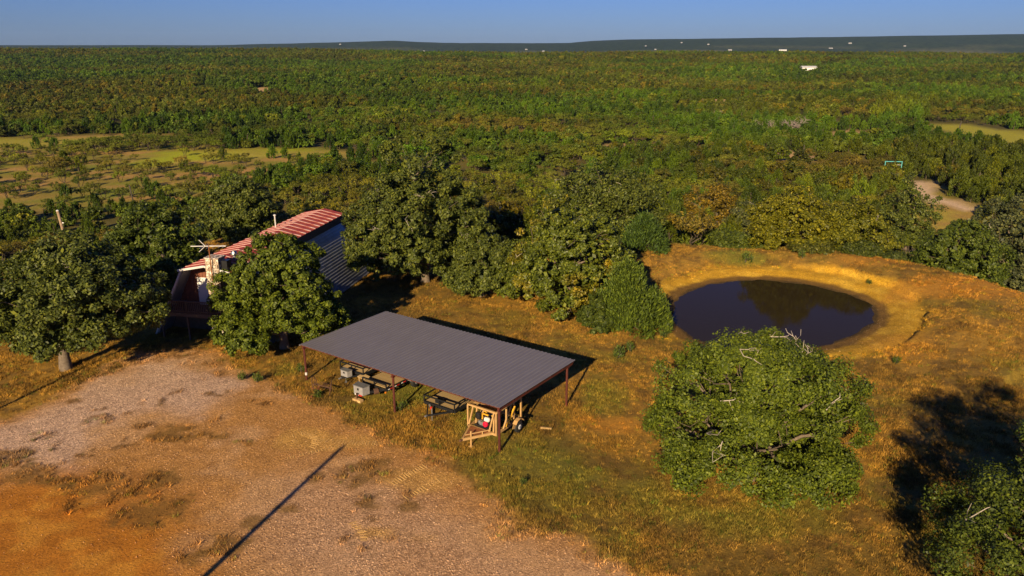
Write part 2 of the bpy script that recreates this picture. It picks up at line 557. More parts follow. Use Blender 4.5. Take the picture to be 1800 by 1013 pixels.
GRAVEL = pxpoly([(-400, 830), (0, 762), (60, 728), (130, 700), (215, 664), (260, 640), (320, 624), (385, 634), (420, 655), (470, 672), (520, 690),
                 (570, 722), (620, 752), (690, 775), (760, 812), (830, 860), (900, 905), (1000, 948), (1105, 985), (1190, 1030), (1300, 1300), (-400, 1300)])
ORANGE = pxpoly([(-500, 900), (0, 872), (110, 858), (200, 872), (290, 905), (330, 950), (330, 1010), (400, 1100), (-500, 1200)])
PALE1 = pxpoly([(-100, 785), (20, 770), (130, 715), (270, 648), (330, 640), (420, 690), (350, 740), (250, 745), (180, 790), (130, 840), (60, 835), (-100, 800)])
PALE2 = pxpoly([(420, 900), (560, 830), (700, 850), (860, 930), (1080, 1020), (1000, 1100), (600, 1100), (430, 980)])
PATCHES = [(305, 775, 45, 14), (640, 838, 45, 26), (385, 780, 22, 8), (430, 787, 18, 7), (395, 965, 40, 22), (345, 655, 38, 12), (180, 880, 60, 26),
           (260, 920, 60, 30), (60, 850, 40, 16), (120, 865, 30, 10), (450, 925, 26, 14), (655, 890, 30, 14), (560, 850, 20, 10), (290, 855, 34, 14),
           (500, 905, 24, 8), (720, 895, 20, 10), (330, 990, 40, 18), (15, 825, 40, 14)]
PATCH_G = []
for a, b, rx, ry in PATCHES:
    c = gnd(a, b); ex = gnd(a + rx, b) - c; ey = gnd(a, b - ry) - c
    PATCH_G.append((c[0], c[1], abs(ex[0]), abs(ey[1])))
GREENS = [(930, 830, 120, 60), (1060, 690, 45, 40), (700, 690, 60, 26), (420, 668, 26, 7), (500, 660, 30, 12), (1085, 625, 20, 10), (1330, 900, 160, 40),
          (1150, 870, 60, 40), (30, 850, 50, 16), (730, 690, 40, 20), (850, 740, 60, 30), (1300, 455, 60, 9)]
GREEN_G = []
for a, b, rx, ry in GREENS:
    c = gnd(a, b); ex = gnd(a + rx, b) - c; ey = gnd(a, b - ry) - c
    GREEN_G.append((c[0], c[1], abs(ex[0]), abs(ey[1])))
FIELD = hitpoly([(-300, 246), (0, 243), (200, 237), (385, 238), (390, 262), (640, 265), (655, 273), (560, 292), (420, 322), (330, 348),
                 (250, 362), (130, 370), (0, 374), (-300, 380)])
FIELD_R = hitpoly([(1620, 217), (1700, 219), (1800, 234), (2000, 260), (2000, 280), (1800, 253), (1720, 246), (1650, 230)])
FIELD_R2 = hitpoly([(1612, 214), (1700, 217), (1800, 231), (2000, 258), (2000, 312), (1800, 272), (1720, 264), (1640, 246)])
CLEAR_R = hitpoly([(1590, 318), (1642, 318), (1650, 345), (1730, 372), (1700, 425), (1650, 470), (1600, 450), (1570, 405), (1612, 372), (1610, 350)])
TRACK = hitpoly([(1597, 322), (1622, 318), (1640, 320), (1632, 345), (1680, 352), (1735, 374), (1700, 371), (1625, 352), (1612, 345)])
BRIGHT = hitpoly([(240, 284), (290, 268), (420, 263), (650, 265), (620, 271), (500, 275), (380, 283), (260, 292)])
STRIP = hitpoly([(-300, 252), (0, 246), (200, 240), (385, 241), (388, 250), (240, 248), (150, 256), (0, 262), (-300, 270)])
TAN_SPOTS = [(h.x, h.y, r) for h, r in ((hit(a, b, 60), r) for a, b, r in
             [(1155, 163, 13), (935, 170, 12), (970, 176, 7), (1262, 176, 13), (452, 158, 11), (482, 165, 11), (382, 155, 6), (855, 169, 6), (838, 161, 5),
              (1276, 164, 7), (1518, 149, 6), (1530, 193, 9), (1430, 130, 16), (1515, 237, 9), (1105, 261, 8), (1390, 275, 6), (1005, 118, 6), (1110, 103, 20), (1180, 102, 14)])]

def cover(x, y):
    """base colour and masks (stones, grass, far tree cover) at ground points"""
    x = np.asarray(x, float); y = np.asarray(y, float)
    n = x.shape
    near = (np.abs(x) < 75) & (y > -40) & (y < 130)
    col = np.zeros(n + (3,)); gravel = np.zeros(n); grass = np.ones(n); forest = np.zeros(n)
    def put(mask, c):
        nonlocal col
        m = np.clip(mask, 0, 1)[..., None]
        col = col * (1 - m) + np.array(c) * m
    f1 = fbm(x / 3.1, y / 3.1, 31, 4); f2 = fbm(x / 1.1, y / 1.1, 41, 3); f3 = fbm(x / 11, y / 11, 51, 3); f4 = fbm(x / 0.45, y / 0.45, 61, 2)
    wob = (f1 - 0.5) * 3.0 + (f2 - 0.5) * 1.6 + (f4 - 0.5) * 0.7
    col[:] = (0.29, 0.165, 0.028)
    put(sstep(0.45, 0.62, f3 + 0.3 * (f2 - 0.5)), (0.20, 0.122, 0.024))
    put(sstep(0.52, 0.68, f1 + 0.3 * (f4 - 0.5)) * 0.8, (0.35, 0.195, 0.032))
    put(sstep(0.58, 0.74, fbm(x / 5, y / 5, 71, 3)) * 0.6, (0.18, 0.142, 0.022))
    put(sstep(0.58, 0.68, f2) * 0.6, (0.14, 0.08, 0.022))
    put(sstep(0.60, 0.72, f4) * 0.45, (0.13, 0.075, 0.02))
    for gx, gy, rx, ry in GREEN_G:
        q = ((x - gx) / rx) ** 2 + ((y - gy) / ry) ** 2
        put(sstep(1.5, 0.1, q + wob * 0.5) * 0.62, (0.15, 0.150, 0.022))
    g0 = np.full(n, 99.0)
    if near.any():
        xs, ys = x[near], y[near]
        g0[near] = poly_sd(GRAVEL, xs, ys)
    sd = g0 + wob
    gm = sstep(0.7, -0.9, sd)
    put(gm, (0.45, 0.228, 0.066))
    put(gm * sstep(0.50, 0.70, f1) * 0.7, (0.53, 0.315, 0.145))
    put(gm * sstep(0.52, 0.72, f3) * 0.6, (0.38, 0.185, 0.045))
    gravel = gm * 0.75
    grass = grass * (1 - gm)
    if near.any():
        def pm(poly, fe):
            o = np.full(n, 99.0); o[near] = poly_sd(poly, xs, ys); return sstep(fe, -fe, o + wob * 1.2)
        m = pm(PALE1, 1.6); put(m * 0.85, (0.53, 0.365, 0.255)); gravel = np.maximum(gravel, m * gm)
        m = pm(PALE2, 2.2); put(m * 0.65, (0.49, 0.30, 0.17)); gravel = np.maximum(gravel, m * gm)
        m = pm(ORANGE, 2.2); put(m * 0.85, (0.43, 0.155, 0.012)); gravel = gravel * (1 - 0.7 * m)
        put(m * sstep(0.52, 0.66, f2) * 0.6, (0.56, 0.26, 0.035))
        put(m * sstep(0.56, 0.66, f1) * 0.5, (0.27, 0.11, 0.02))
        for gx, gy, rx, ry in PATCH_G:
            q = ((x - gx) / rx) ** 2 + ((y - gy) / ry) ** 2
            mm = sstep(1.5, 0.1, q + wob * 1.1 + (f4 - 0.5) * 2.4)
            put(mm * 0.75, (0.19, 0.105, 0.025)); gravel = gravel * (1 - 0.6 * mm); grass = np.maximum(grass, mm * 0.3)
        # specks of dead weed all over the drive, yellow soil scraped up by wheels
        mm = gm * sstep(0.66, 0.74, f2 + 0.35 * (f4 - 0.5)) * sstep(0.42, 0.58, fbm(x / 6, y / 6, 45, 2))
        put(mm * 0.75, (0.16, 0.085, 0.025)); grass = np.maximum(grass, mm * 0.6)
        for (a, b, rx, ry) in ((590, 785, 95, 14), (735, 848, 70, 22), (690, 945, 90, 16), (540, 775, 40, 12)):
            c = gnd(a, b); ex = gnd(a + rx, b) - c; ey = gnd(a, b - ry) - c
            q = ((x - c[0]) / abs(ex[0])) ** 2 + ((y - c[1]) / abs(ey[1])) ** 2
            put(sstep(1.5, 0.1, q + wob * 0.9) * 0.7, (0.52, 0.29, 0.07))
        # the pond's bank
        o = np.full(n, 99.0); o[near] = poly_sd(POND, xs, ys)
        bw = 3.3 + 0.9 * sstep(28, 33, x) - 1.2 * sstep(17, 13, x)
        m = sstep(bw + 0.9, bw - 0.7, o + wob * 0.9)
        put(m, (0.47, 0.265, 0.022)); grass = grass * (1 - m); gravel = gravel * (1 - m) + m * 0.55
        put(m * sstep(0.5, 0.62, f2), (0.56, 0.335, 0.035))
        put(sstep(1.5, 0.9, o + wob * 0.25), (0.17, 0.095, 0.022))
        put(sstep(0.5, 0.1, o + wob * 0.1), (0.07, 0.045, 0.015))
        # worn orange soil on the dam and beside the shed
        for (a, b, rx, ry, k) in ((1700, 520, 130, 22, 0.8), (1085, 742, 60, 16, 0.8), (1560, 470, 90, 12, 0.6), (1590, 600, 60, 30, 0.5)):
            c = gnd(a, b); ex = gnd(a + rx, b) - c; ey = gnd(a, b - ry) - c
            q = ((x - c[0]) / abs(ex[0])) ** 2 + ((y - c[1]) / abs(ey[1])) ** 2
            mm = sstep(1.4, 0.1, q + wob * 0.7) * k
            put(mm, (0.44, 0.205, 0.028)); grass = grass * (1 - 0.6 * mm)
    # beyond the brow: scrub floor, fields, woods
    yb = np.interp(x, _bx, _by)
    fm = sstep(2, 10, y - yb + wob)
    put(fm, (0.15, 0.12, 0.026))
    put(fm * sstep(0.5, 0.65, f3), (0.10, 0.085, 0.022))
    forest = sstep(330, 420, y)
    put(forest, (0.050, 0.054, 0.012))
    mid = (y > 60) & (y < 600)
    if mid.any():
        xm, ym = x[mid], y[mid]
        def pq(poly, fe):
            o = np.full(n, 999.0); o[mid] = poly_sd(poly, xm, ym); return sstep(fe, -fe, o + (f3 - 0.5) * 14)
        big = fbm(x / 26, y / 9, 91, 3); big2 = fbm(x / 14, y / 6, 93, 3)
        m = pq(FIELD, 6); put(m, (0.25, 0.195, 0.032)); forest = forest * (1 - m)
        put(m * sstep(0.46, 0.60, big), (0.40, 0.235, 0.07))
        put(m * sstep(0.50, 0.62, big2) * 0.9, (0.19, 0.21, 0.020))
        m = pq(BRIGHT, 4); put(m * 0.8 * (0.45 + 0.55 * sstep(0.40, 0.60, big2)), (0.36, 0.39, 0.012)); forest = forest * (1 - m)
        m = pq(STRIP, 4); put(m * 0.85, (0.32, 0.29, 0.03)); forest = forest * (1 - m)
        m = pq(FIELD_R, 3); put(m, (0.34, 0.31, 0.030)); forest = forest * (1 - m)
        m = pq(CLEAR_R, 2.5); put(m, (0.38, 0.29, 0.045)); forest = forest * (1 - m)
        put(m * sstep(0.5, 0.6, f1) * 0.6, (0.34, 0.18, 0.06))
        o = np.full(n, 999.0); o[mid] = poly_sd(TRACK, xm, ym)
        put(sstep(1.2, -0.8, o + wob * 0.4), (0.62, 0.44, 0.27))
    for tx, ty, r in TAN_SPOTS:
        q = np.hypot((x - tx) / 1.4, (y - ty) / 1.8) / r
        mm = sstep(1.1, 0.7, q + (f3 - 0.5) * 0.8)
        put(mm, (0.48, 0.31, 0.13)); forest = forest * (1 - mm)
    ff = sstep(2600, 3300, y)
    put(ff, (0.028, 0.046, 0.020))
    vy = fbm(x / 700, y / 160, 97, 3)
    put(ff * sstep(0.60, 0.68, vy) * sstep(4300, 3500, y), (0.13, 0.13, 0.06))
    forest = np.maximum(forest, ff)
    grass = grass * (1 - fm * 0.6)
    return col, gravel, grass, forest

def axis(lo, hi, fine, start, end, growth, cap=1e9):
    a = list(np.arange(start, end, fine))
    s = fine; v = a[-1]
    while v < hi:
        s = min(s * growth, cap); v += s; a.append(v)
    s = fine; v = a[0]; b = []
    while v > lo:
        s = min(s * growth, cap); v -= s; b.append(v)
    return np.array(b[::-1] + a)

gx = axis(-9000, 9000, 0.25, -36, 47, 1.055)
gy = axis(-120, 10500, 0.25, 26, 82, 1.045)
XX, YY = np.meshgrid(gx, gy)
ZZ = terr(XX, YY)
gv = np.stack([XX, YY, ZZ], -1).reshape(-1, 3)
nx, ny = len(gx), len(gy)
ii = (np.arange(ny - 1)[:, None] * nx + np.arange(nx - 1)[None, :])
gf = np.stack([ii, ii + 1, ii + nx + 1, ii + nx], -1).reshape(-1, 4)
g_me = mesh_np("ground", gv, gf, 4, [M['ground']], smooth=True)
g_col, g_gravel, g_grass, g_forest = cover(XX, YY)
def colattr(me, name, rgb):
    a = me.color_attributes.new(name, 'FLOAT_COLOR', 'POINT')
    arr = np.ones((len(me.vertices), 4), np.float32); arr[:, :3] = rgb.reshape(-1, 3)
    a.data.foreach_set("color", arr.ravel())
colattr(g_me, "Col", g_col)
colattr(g_me, "Mask", np.stack([g_gravel, g_grass, g_forest], -1))
ground = link("ground", g_me)
ground["kind"] = "structure"

# the pond's water
wv = [(float(p[0]), float(p[1]), 0.0) for p in POND]
wc = np.mean(np.array(wv), 0)
wb = MB()
ring = []
for p in wv:
    q = (np.array(p) - wc) * 1.06 + wc
    ring.append((q[0], q[1], WATER_Z))
wb.add(ring, [tuple(range(len(ring) - 1, -1, -1))])
pond = wb.build("pond_water", M['water'])
pond["kind"] = "structure"
if pond.data.polygons[0].normal.z < 0:
    pond.data.flip_normals()

# ------------------------------------------------------------------ trees
def quads_to_mesh(name, c, t, b, mat):
    """diamond leaves: centre, half length vector, half width vector"""
    v = np.stack([c - t, c + b, c + t, c - b], 1).reshape(-1, 3)
    f = np.arange(len(v), dtype=np.int32)
    return mesh_np(name, v, f, 4, [mat])

def unit(v):
    return v / (np.linalg.norm(v, axis=-1, keepdims=True) + 1e-9)

def sphere_dirs(rng, n):
    return unit(rng.normal(size=(n, 3)))

def leaves_at(rng, centre, radius, outward, n, size, aspect=0.55, flat=0.8, up=0.35, jit=1.1, elong=None):
    k = len(centre)
    idx = rng.integers(0, k, n)
    d = sphere_dirs(rng, n)
    r = rng.random(n) ** 0.45
    p = centre[idx] + d * (radius[idx] * r)[:, None] * np.array([1, 1, flat])
    nrm = unit(0.55 * d + 0.6 * outward[idx] + jit * rng.normal(size=(n, 3)) * 0.6 + np.array([0, 0, up]))
    if elong is None:
        t = unit(np.cross(nrm, rng.normal(size=(n, 3))))
    else:
        t = unit(elong[idx] + 0.45 * rng.normal(size=(n, 3)))
        nrm = unit(np.cross(t, rng.normal(size=(n, 3))))
    b = np.cross(nrm, t)
    s = size * (0.6 + 0.8 * rng.random(n))
    return p, t * s[:, None], b * (s * aspect)[:, None]

def branch(mb, rng, a, b, r0, r1, seg=4, wig=0.12, n=5):
    a = np.array(a, float); b = np.array(b, float)
    L = np.linalg.norm(b - a)
    pts = [a + (b - a) * (i / seg) + (rng.normal(size=3) * wig * L if 0 < i < seg else 0) * np.array([1, 1, 0.7]) for i in range(seg + 1)]
    mb.tube([tuple(p) for p in pts], [r0 + (r1 - r0) * i / seg for i in range(seg + 1)], n, cap=False)
    return pts

def crown_lobes(rng, rx, ry, zc, hu, hl, nl, lob):
    d = sphere_dirs(rng, nl * 3)
    d = d[(d[:, 2] > -0.45)]
    sel = [d[0]]
    for q in d[1:]:
        if len(sel) >= nl:
            break
        if max(np.dot(q, s) for s in sel) < 0.82:
            sel.append(q)
    d = np.array(sel)
    rad = np.where(d[:, 2] > 0, hu, hl)
    k = 0.46 + 0.30 * rng.random(len(d))
    cone = 1 - 0.35 * np.maximum(d[:, 2], 0)
    c = np.stack([d[:, 0] * rx * k * cone, d[:, 1] * ry * k * cone, zc + d[:, 2] * rad * k], 1)
    r = lob * (0.62 + 0.68 * rng.random(len(d)))
    nr = 8
    a = (np.arange(nr) + rng.random(nr) * 0.7) * 6.283 / nr
    q = 0.58 + 0.14 * rng.random(nr)
    zz = zc - hl * (0.30 + 0.40 * rng.random(nr))
    c = np.vstack([c, np.stack([np.cos(a) * rx * q, np.sin(a) * ry * q, zz], 1)])
    r = np.append(r, np.minimum(lob * (0.7 + 0.35 * rng.random(nr)), 0.95 * (hl + 0.3)))
    return c, r

def oak_meshes(seed, rx, ry, h, cb, nleaf, size, trunk_r=0.4, nclump=150, mat='leaf', nl=12, lob=0.50, bare=16, bark='bark_pale', bare_mat='twig', off=(0, 0), flat=0.8, inner=0.11, cmul=1.6):
    rng = np.random.default_rng(seed)
    ro = min(rx, ry)
    zc = cb + (h - cb) * 0.42
    hu, hl = h - zc, zc - cb
    LC, LR = crown_lobes(rng, rx, ry, zc, hu, hl, nl, ro * lob)
    LC = np.vstack([LC, [[0, 0, zc + 0.25 * hu]]]); LR = np.append(LR, ro * 0.55)
    LC[:, 0] += off[0]; LC[:, 1] += off[1]
    # clumps on the surface of the union of the lobes
    cs, ou, rs = [], [], []
    tries = 0
    nclump = int(nclump * (cmul if nleaf > 9000 else 1.0))
    while len(cs) < nclump and tries < nclump * 12:
        tries += 1
        i = rng.integers(0, len(LC))
        d = sphere_dirs(rng, 1)[0]
        if d[2] < -0.55:
            continue
        sc = np.array([1, 1, min(1.0, hu / ro)])
        p = LC[i] + d * LR[i] * sc * (0.8 + 0.25 * rng.random())
        dist = np.linalg.norm((LC - p) / sc, axis=1) / LR
        dist[i] = 9
        if dist.min() < 0.72 and rng.random() < 0.85:
            continue
        if p[2] < max(cb * 0.7, 0.25):
            continue
        cs.append(p); ou.append(d); rs.append(ro * (0.10 + 0.10 * rng.random()) * min(1.6, math.sqrt(230 / nclump)))
    cs = np.array(cs); ou = np.array(ou); rs = np.array(rs)
    p, t, b = leaves_at(rng, cs, rs, ou, nleaf, size, flat=flat)
    ni = int(nleaf * inner)
    p2, t2, b2 = leaves_at(rng, LC, LR * 0.60, np.tile([[0.0, -0.3, 0.5]], (len(LC), 1)), ni, size * 1.7, aspect=0.6)
    p = np.vstack([p, p2]); t = np.vstack([t, t2]); b = np.vstack([b, b2])
    ok = p[:, 2] > 0.15
    crown = quads_to_mesh("crown", p[ok], t[ok], b[ok], M[mat])
    mb = MB()
    th = max(cb * 0.9, h * 0.16)
    mb.tube([(0, 0, -0.4), (0, 0, 0.15), (off[0] * 0.03, 0, th * 0.35), (off[0] * 0.08, 0, th * 0.7), (off[0] * 0.15, off[1] * 0.15, th)], [trunk_r * 1.5, trunk_r * 1.2, trunk_r * 0.98, trunk_r * 0.92, trunk_r * 0.85], 12)
    top = np.array([off[0] * 0.15, off[1] * 0.15, th])
    for i in range(len(LC)):
        pts = branch(mb, rng, top + np.array([0, 0, -0.15]), LC[i], trunk_r * 0.42, trunk_r * 0.14, 5, 0.06, 6)
        near = [k for k in range(len(cs)) if np.argmin(np.linalg.norm(LC - cs[k], axis=1)) == i]
        rng.shuffle(near)
        for k in near[:5]:
            branch(mb, rng, pts[rng.integers(2, 6)], cs[k] * 1.0, trunk_r * 0.11, trunk_r * 0.03, 3, 0.10, 4)
    trunk = mb.mesh("trunk", M[bark], True)
    mb = MB()
    for _ in range(bare):          # bare crooked twigs that show on the outside
        k = rng.integers(0, len(cs))
        if ou[k][2] < 0.05 or cs[k][2] < cb + 0.35 * (h - cb):
            continue
        a = cs[k] + ou[k] * rs[k] * 0.4
        tang = unit(np.cross(ou[k], rng.normal(size=3)))
        e = a + tang * ro * (0.08 + 0.10 * rng.random()) + ou[k] * rs[k] * 0.35
        pts = branch(mb, rng, a - tang * 0.3, e, 0.034, 0.014, 4, 0.13, 4)
        for _k in range(2):
            q = pts[rng.integers(1, 4)]
            branch(mb, rng, q, q + unit(tang + 0.9 * rng.normal(size=3)) * ro * 0.10, 0.022, 0.010, 2, 0.14, 4)
    nt_ = len(trunk.materials)
    if bare > 9:
        tw = mb.mesh("bare_twigs", M['twig'], True)
        return trunk, crown, tw
    return trunk, crown

def juniper_meshes(seed, rx, h, nleaf, size, lean=(0, 0), nsp=90, mat='needle', wide=0.6):
    rng = np.random.default_rng(seed)
    cs, ou, rs, el = [], [], [], []
    for i in range(nsp):
        f = rng.random() ** 0.8
        z = 0.25 + f * (h - 0.5)
        prof = (1 - f) ** wide * (0.55 + 0.45 * min(1, f * 5))
        a = rng.random() * 6.283
        k = 0.45 + 0.55 * rng.random() ** 0.5
        r = rx * prof * k * (0.45 + 1.0 * vnoise(np.array([a * 1.9]), np.array([seed * 3.0 + f * 4]), 5)[0])
        p = np.array([math.cos(a) * r + lean[0] * f, math.sin(a) * r + lean[1] * f, z])
        o = np.array([math.cos(a), math.sin(a), 0.2])
        cs.append(p); ou.append(o); rs.append(rx * (0.09 + 0.11 * rng.random()) + 0.08)
        el.append(np.array([math.cos(a) * 0.5, math.sin(a) * 0.5, 1.0]))
    cs, ou, rs, el = map(np.array, (cs, ou, rs, el))
    p, t, b = leaves_at(rng, cs, rs, ou, nleaf, size, aspect=0.26, flat=2.7, elong=el)
    ok = p[:, 2] > 0.05
    crown = quads_to_mesh("crown", p[ok], t[ok], b[ok], M[mat])
    mb = MB()
    branch(mb, rng, (0, 0, -0.3), (lean[0] * 0.7, lean[1] * 0.7, h * 0.75), rx * 0.07 + 0.05, 0.03, 4, 0.03, 6)
    for i in range(0, nsp, 4):
        branch(mb, rng, (lean[0] * 0.2, lean[1] * 0.2, max(0.2, cs[i][2] * 0.5)), cs[i], 0.04, 0.015, 2, 0.05, 4)
    return mb.mesh("trunk", M['bark'], True), crown

def mesquite_meshes(seed, rx, h, nleaf, size, mat='leaf', nst=4):
    rng = np.random.default_rng(seed)
    mb = MB(); cs, ou, rs = [], [], []
    for i in range(nst):
        a = 6.283 * (i + rng.random() * 0.7) / nst
        e = np.array([math.cos(a) * rx * 0.45, math.sin(a) * rx * 0.45, h * (0.55 + 0.15 * rng.random())])
        pts = branch(mb, rng, (0, 0, -0.2), e, 0.10, 0.05, 4, 0.08, 5)
        for k in range(6):
            b2 = a + (rng.random() - 0.5) * 2.4
            rr = rx * (0.35 + 0.6 * rng.random())
            q = np.array([math.cos(b2) * rr, math.sin(b2) * rr, h * (0.55 + 0.42 * rng.random() * (1.15 - 0.5 * rr / rx))])
            branch(mb, rng, pts[rng.integers(2, 5)], q, 0.04, 0.012, 3, 0.08, 4)
            cs.append(q); ou.append(unit(np.array([math.cos(b2), math.sin(b2), 0.8]))); rs.append(rx * (0.18 + 0.14 * rng.random()))
    cs, ou, rs = map(np.array, (cs, ou, rs))
    p, t, b = leaves_at(rng, cs, rs, ou, nleaf, size, aspect=0.35, flat=0.7, up=0.6)
    ok = p[:, 2] > 0.2
    return mb.mesh("trunk", M['bark'], True), quads_to_mesh("crown", p[ok], t[ok], b[ok], M[mat])

def dead_meshes(seed, rx, h, n=70):
    rng = np.random.default_rng(seed)
    mb = MB()
    t = branch(mb, rng, (0, 0, -0.2), (0, 0, h * 0.4), 0.22, 0.16, 3, 0.05, 6)
    for i in range(9):
        a = rng.random() * 6.283
        e = np.array([math.cos(a) * rx * 0.7, math.sin(a) * rx * 0.7, h * (0.65 + 0.3 * rng.random())])
        pts = branch(mb, rng, t[rng.integers(1, 4)], e, 0.13, 0.07, 4, 0.09, 5)
        for k in range(n // 9):
            q = pts[rng.integers(1, 5)]
            branch(mb, rng, q, q + unit(rng.normal(size=3) + np.array([math.cos(a), math.sin(a), 0.7])) * rx * 0.5, 0.07, 0.03, 3, 0.12, 4)
    return mb.mesh("dead_tree", M['dead_wood'], True)

def place_tree(name, tm, cm, label, cat, loc, color, rz=0.0, s=1.0, group=None):
    t = thing(name, label, cat, loc, rz, group)
    t.scale = (s, s, s)
    a = link("trunk", tm, t); b = link("crown", cm, t)
    b.color = (*color, 1); a.color = (*color, 1)
    return t

def size_from_px(xl, xr, ytop, Y, zg):
    """height and half width of a tree at distance Y from the span it covers"""
    d = ray((xl + xr) / 2, ytop)
    ztop = HCAM + d[2] / d[1] * Y
    dep = Y * math.cos(PITCH) + (HCAM - zg - 4) * math.sin(PITCH)
    return ztop - zg, (xr - xl) / 2 / FPX * dep, ((xl + xr) / 2 - CX) / FPX * dep

OAK = (0.068, 0.092, 0.012); OAK2 = (0.086, 0.113, 0.011); OAKB = (0.080, 0.098, 0.017); YEL = (0.125, 0.122, 0.008); CED = (0.045, 0.075, 0.012)
TAKEN = []          # (x, y, r) of the trees set one by one
def near_oak(xl, xr, ytop, Y, label, color, seed, cbf=0.16, nleaf=34000, size=0.115, mat='leaf', yscale=0.9, trunk_px=None, name='oak_tree', cat='tree', **kw):
    zg = tz(((xl + xr) / 2 - CX) / FPX * Y, Y)
    h, r, x = size_from_px(xl, xr, ytop, Y, zg)
    bx = x; off = (0, 0)
    if trunk_px is not None:
        bx = gnd(*trunk_px, zg)[0]; off = (x - bx, 0)
    zg = tz(bx, Y)
    ms = oak_meshes(seed, r * 0.93, r * yscale * 0.93, h, h * cbf, int(nleaf * 1.2), size * 0.92, mat=mat, off=off, **kw)
    TAKEN.append((x, Y, r))
    t = place_tree(name, ms[0], ms[1], label, cat, (bx, Y, zg), color)
    if len(ms) > 2:
        tw = link("bare_twigs", ms[2], t); tw["kind"] = "stuff"
    return t

near_oak(1124, 1530, 566, 36.6, "round dense oak in front of the pond, whole crown in view", OAK2, 101, 0.04, 105000, 0.084, yscale=0.98, trunk_r=0.36, nclump=430, nl=20, lob=0.37, bare=46, inner=0.012, cmul=1.0)
near_oak(1658, 2400, 762, 24.9, "oak cut off by the bottom right corner, big shadow behind it", OAK, 102, 0.10, 110000, 0.072, yscale=0.95, trunk_r=0.4, nclump=400, nl=20, lob=0.42, bare=11, inner=0.03, cmul=1.0)
left_oak = near_oak(-55, 285, 428, 49.0, "broad oak with a thick bare trunk at the left edge of the gravel", OAKB, 103, 0.31, 66000, 0.118, trunk_px=(88, 670), trunk_r=0.36, nclump=300, nl=14, bare=18, yscale=0.85)
near_oak(342, 642, 410, 53.4, "leafy oak standing between the red roofed house and the metal shelter", OAK2, 104, 0.04, 66000, 0.118, yscale=0.68, trunk_r=0.33, nclump=300, nl=14, lob=0.48, bare=10)
near_oak(600, 890, 258, 71.0, "tallest oak, pale bare limbs at its top right, behind the shelter", OAKB, 105, 0.04, 62000, 0.14, trunk_r=0.42, nclump=320, nl=15, bare=36, yscale=0.8)
near_oak(855, 1122, 352, 65.0, "wide oak turning yellow on top, on the grass behind the shelter", (0.090, 0.112, 0.010), 106, 0.04, 60000, 0.135, mat='leaf_yellow', trunk_r=0.4, nclump=320, nl=15, bare=16, yscale=0.8)
near_oak(768, 922, 392, 67.0, "smaller grey green oak wedged between the tallest and the yellowing oak", OAKB, 107, 0.06, 30000, 0.13, trunk_r=0.25, nclump=160, nl=9, bare=12)
near_oak(165, 365, 368, 67.0, "dark oak behind the broad left oak, left of the house", OAK, 108, 0.1, 36000, 0.145, trunk_r=0.35, nclump=210, bare=12)
near_oak(338, 500, 324, 84.0, "oak rising behind the red roof, beside its vent pipe", OAKB, 109, 0.1, 30000, 0.155, trunk_r=0.35, nclump=180, bare=12)
near_oak(225, 335, 415, 61.0, "dark oak pressed against the left side of the house", OAK, 110, 0.08, 22000, 0.14, trunk_r=0.28, nclump=130, nl=9, bare=8, yscale=0.7)
near_oak(955, 1172, 302, 90.0, "grey green oak behind the yellowing oak, dead twigs on its right", OAKB, 111, 0.08, 26000, 0.165, trunk_r=0.35, nclump=170, bare=26)
near_oak(1318, 1470, 336, 84.5, "yellow green oak behind the pond dam, left of a pair", YEL, 112, 0.04, 24000, 0.15, trunk_r=0.35, nclump=150, bare=8)
near_oak(1425, 1580, 350, 83.5, "yellow green oak behind the pond dam, right of a pair", (0.108, 0.112, 0.010), 113, 0.04, 24000, 0.15, trunk_r=0.35, nclump=150, bare=10)
near_oak(1602, 1772, 385, 77.0, "dense dark oak at the outer foot of the dam, right edge", OAK, 114, 0.06, 34000, 0.145, trunk_r=0.35, nclump=200, bare=14)
near_oak(1690, 1850, 332, 88.0, "pale grey oak cut by the right edge, above the dense one", (0.075, 0.085, 0.032), 115, 0.06, 26000, 0.165, trunk_r=0.35, nclump=160, bare=18)
near_oak(1535, 1648, 308, 122.0, "oak with loose dark crown beside the bend of the track", OAKB, 116, 0.08, 14000, 0.18, trunk_r=0.3, nclump=100, bare=14)
near_oak(1192, 1308, 304, 120.0, "orange tinged oak standing alone above the scrub, left of the pond dam pair", (0.15, 0.105, 0.012), 117, 0.05, 14000, 0.18, trunk_r=0.3, nclump=100, bare=6)
near_oak(1255, 1345, 352, 108.0, "small pale oak left of the yellow green pair", (0.085, 0.095, 0.03), 118, 0.05, 10000, 0.17, trunk_r=0.25, nclump=80, bare=14)

def near_juniper(xl, xr, ytop, Y, label, color, seed, nleaf=14000, size=0.20, lean=(0, 0), name='juniper_tree', wide=0.6, cat='tree', nsp=120):
    zg = tz(((xl + xr) / 2 - CX) / FPX * Y, Y)
    h, r, x = size_from_px(xl, xr, ytop, Y, zg)
    zg = tz(x, Y)
    tm, cm = juniper_meshes(seed, r, h, nleaf, size, lean, nsp, wide=wide)
    TAKEN.append((x, Y, r))
    return place_tree(name, tm, cm, label, cat, (x, Y, zg), color)

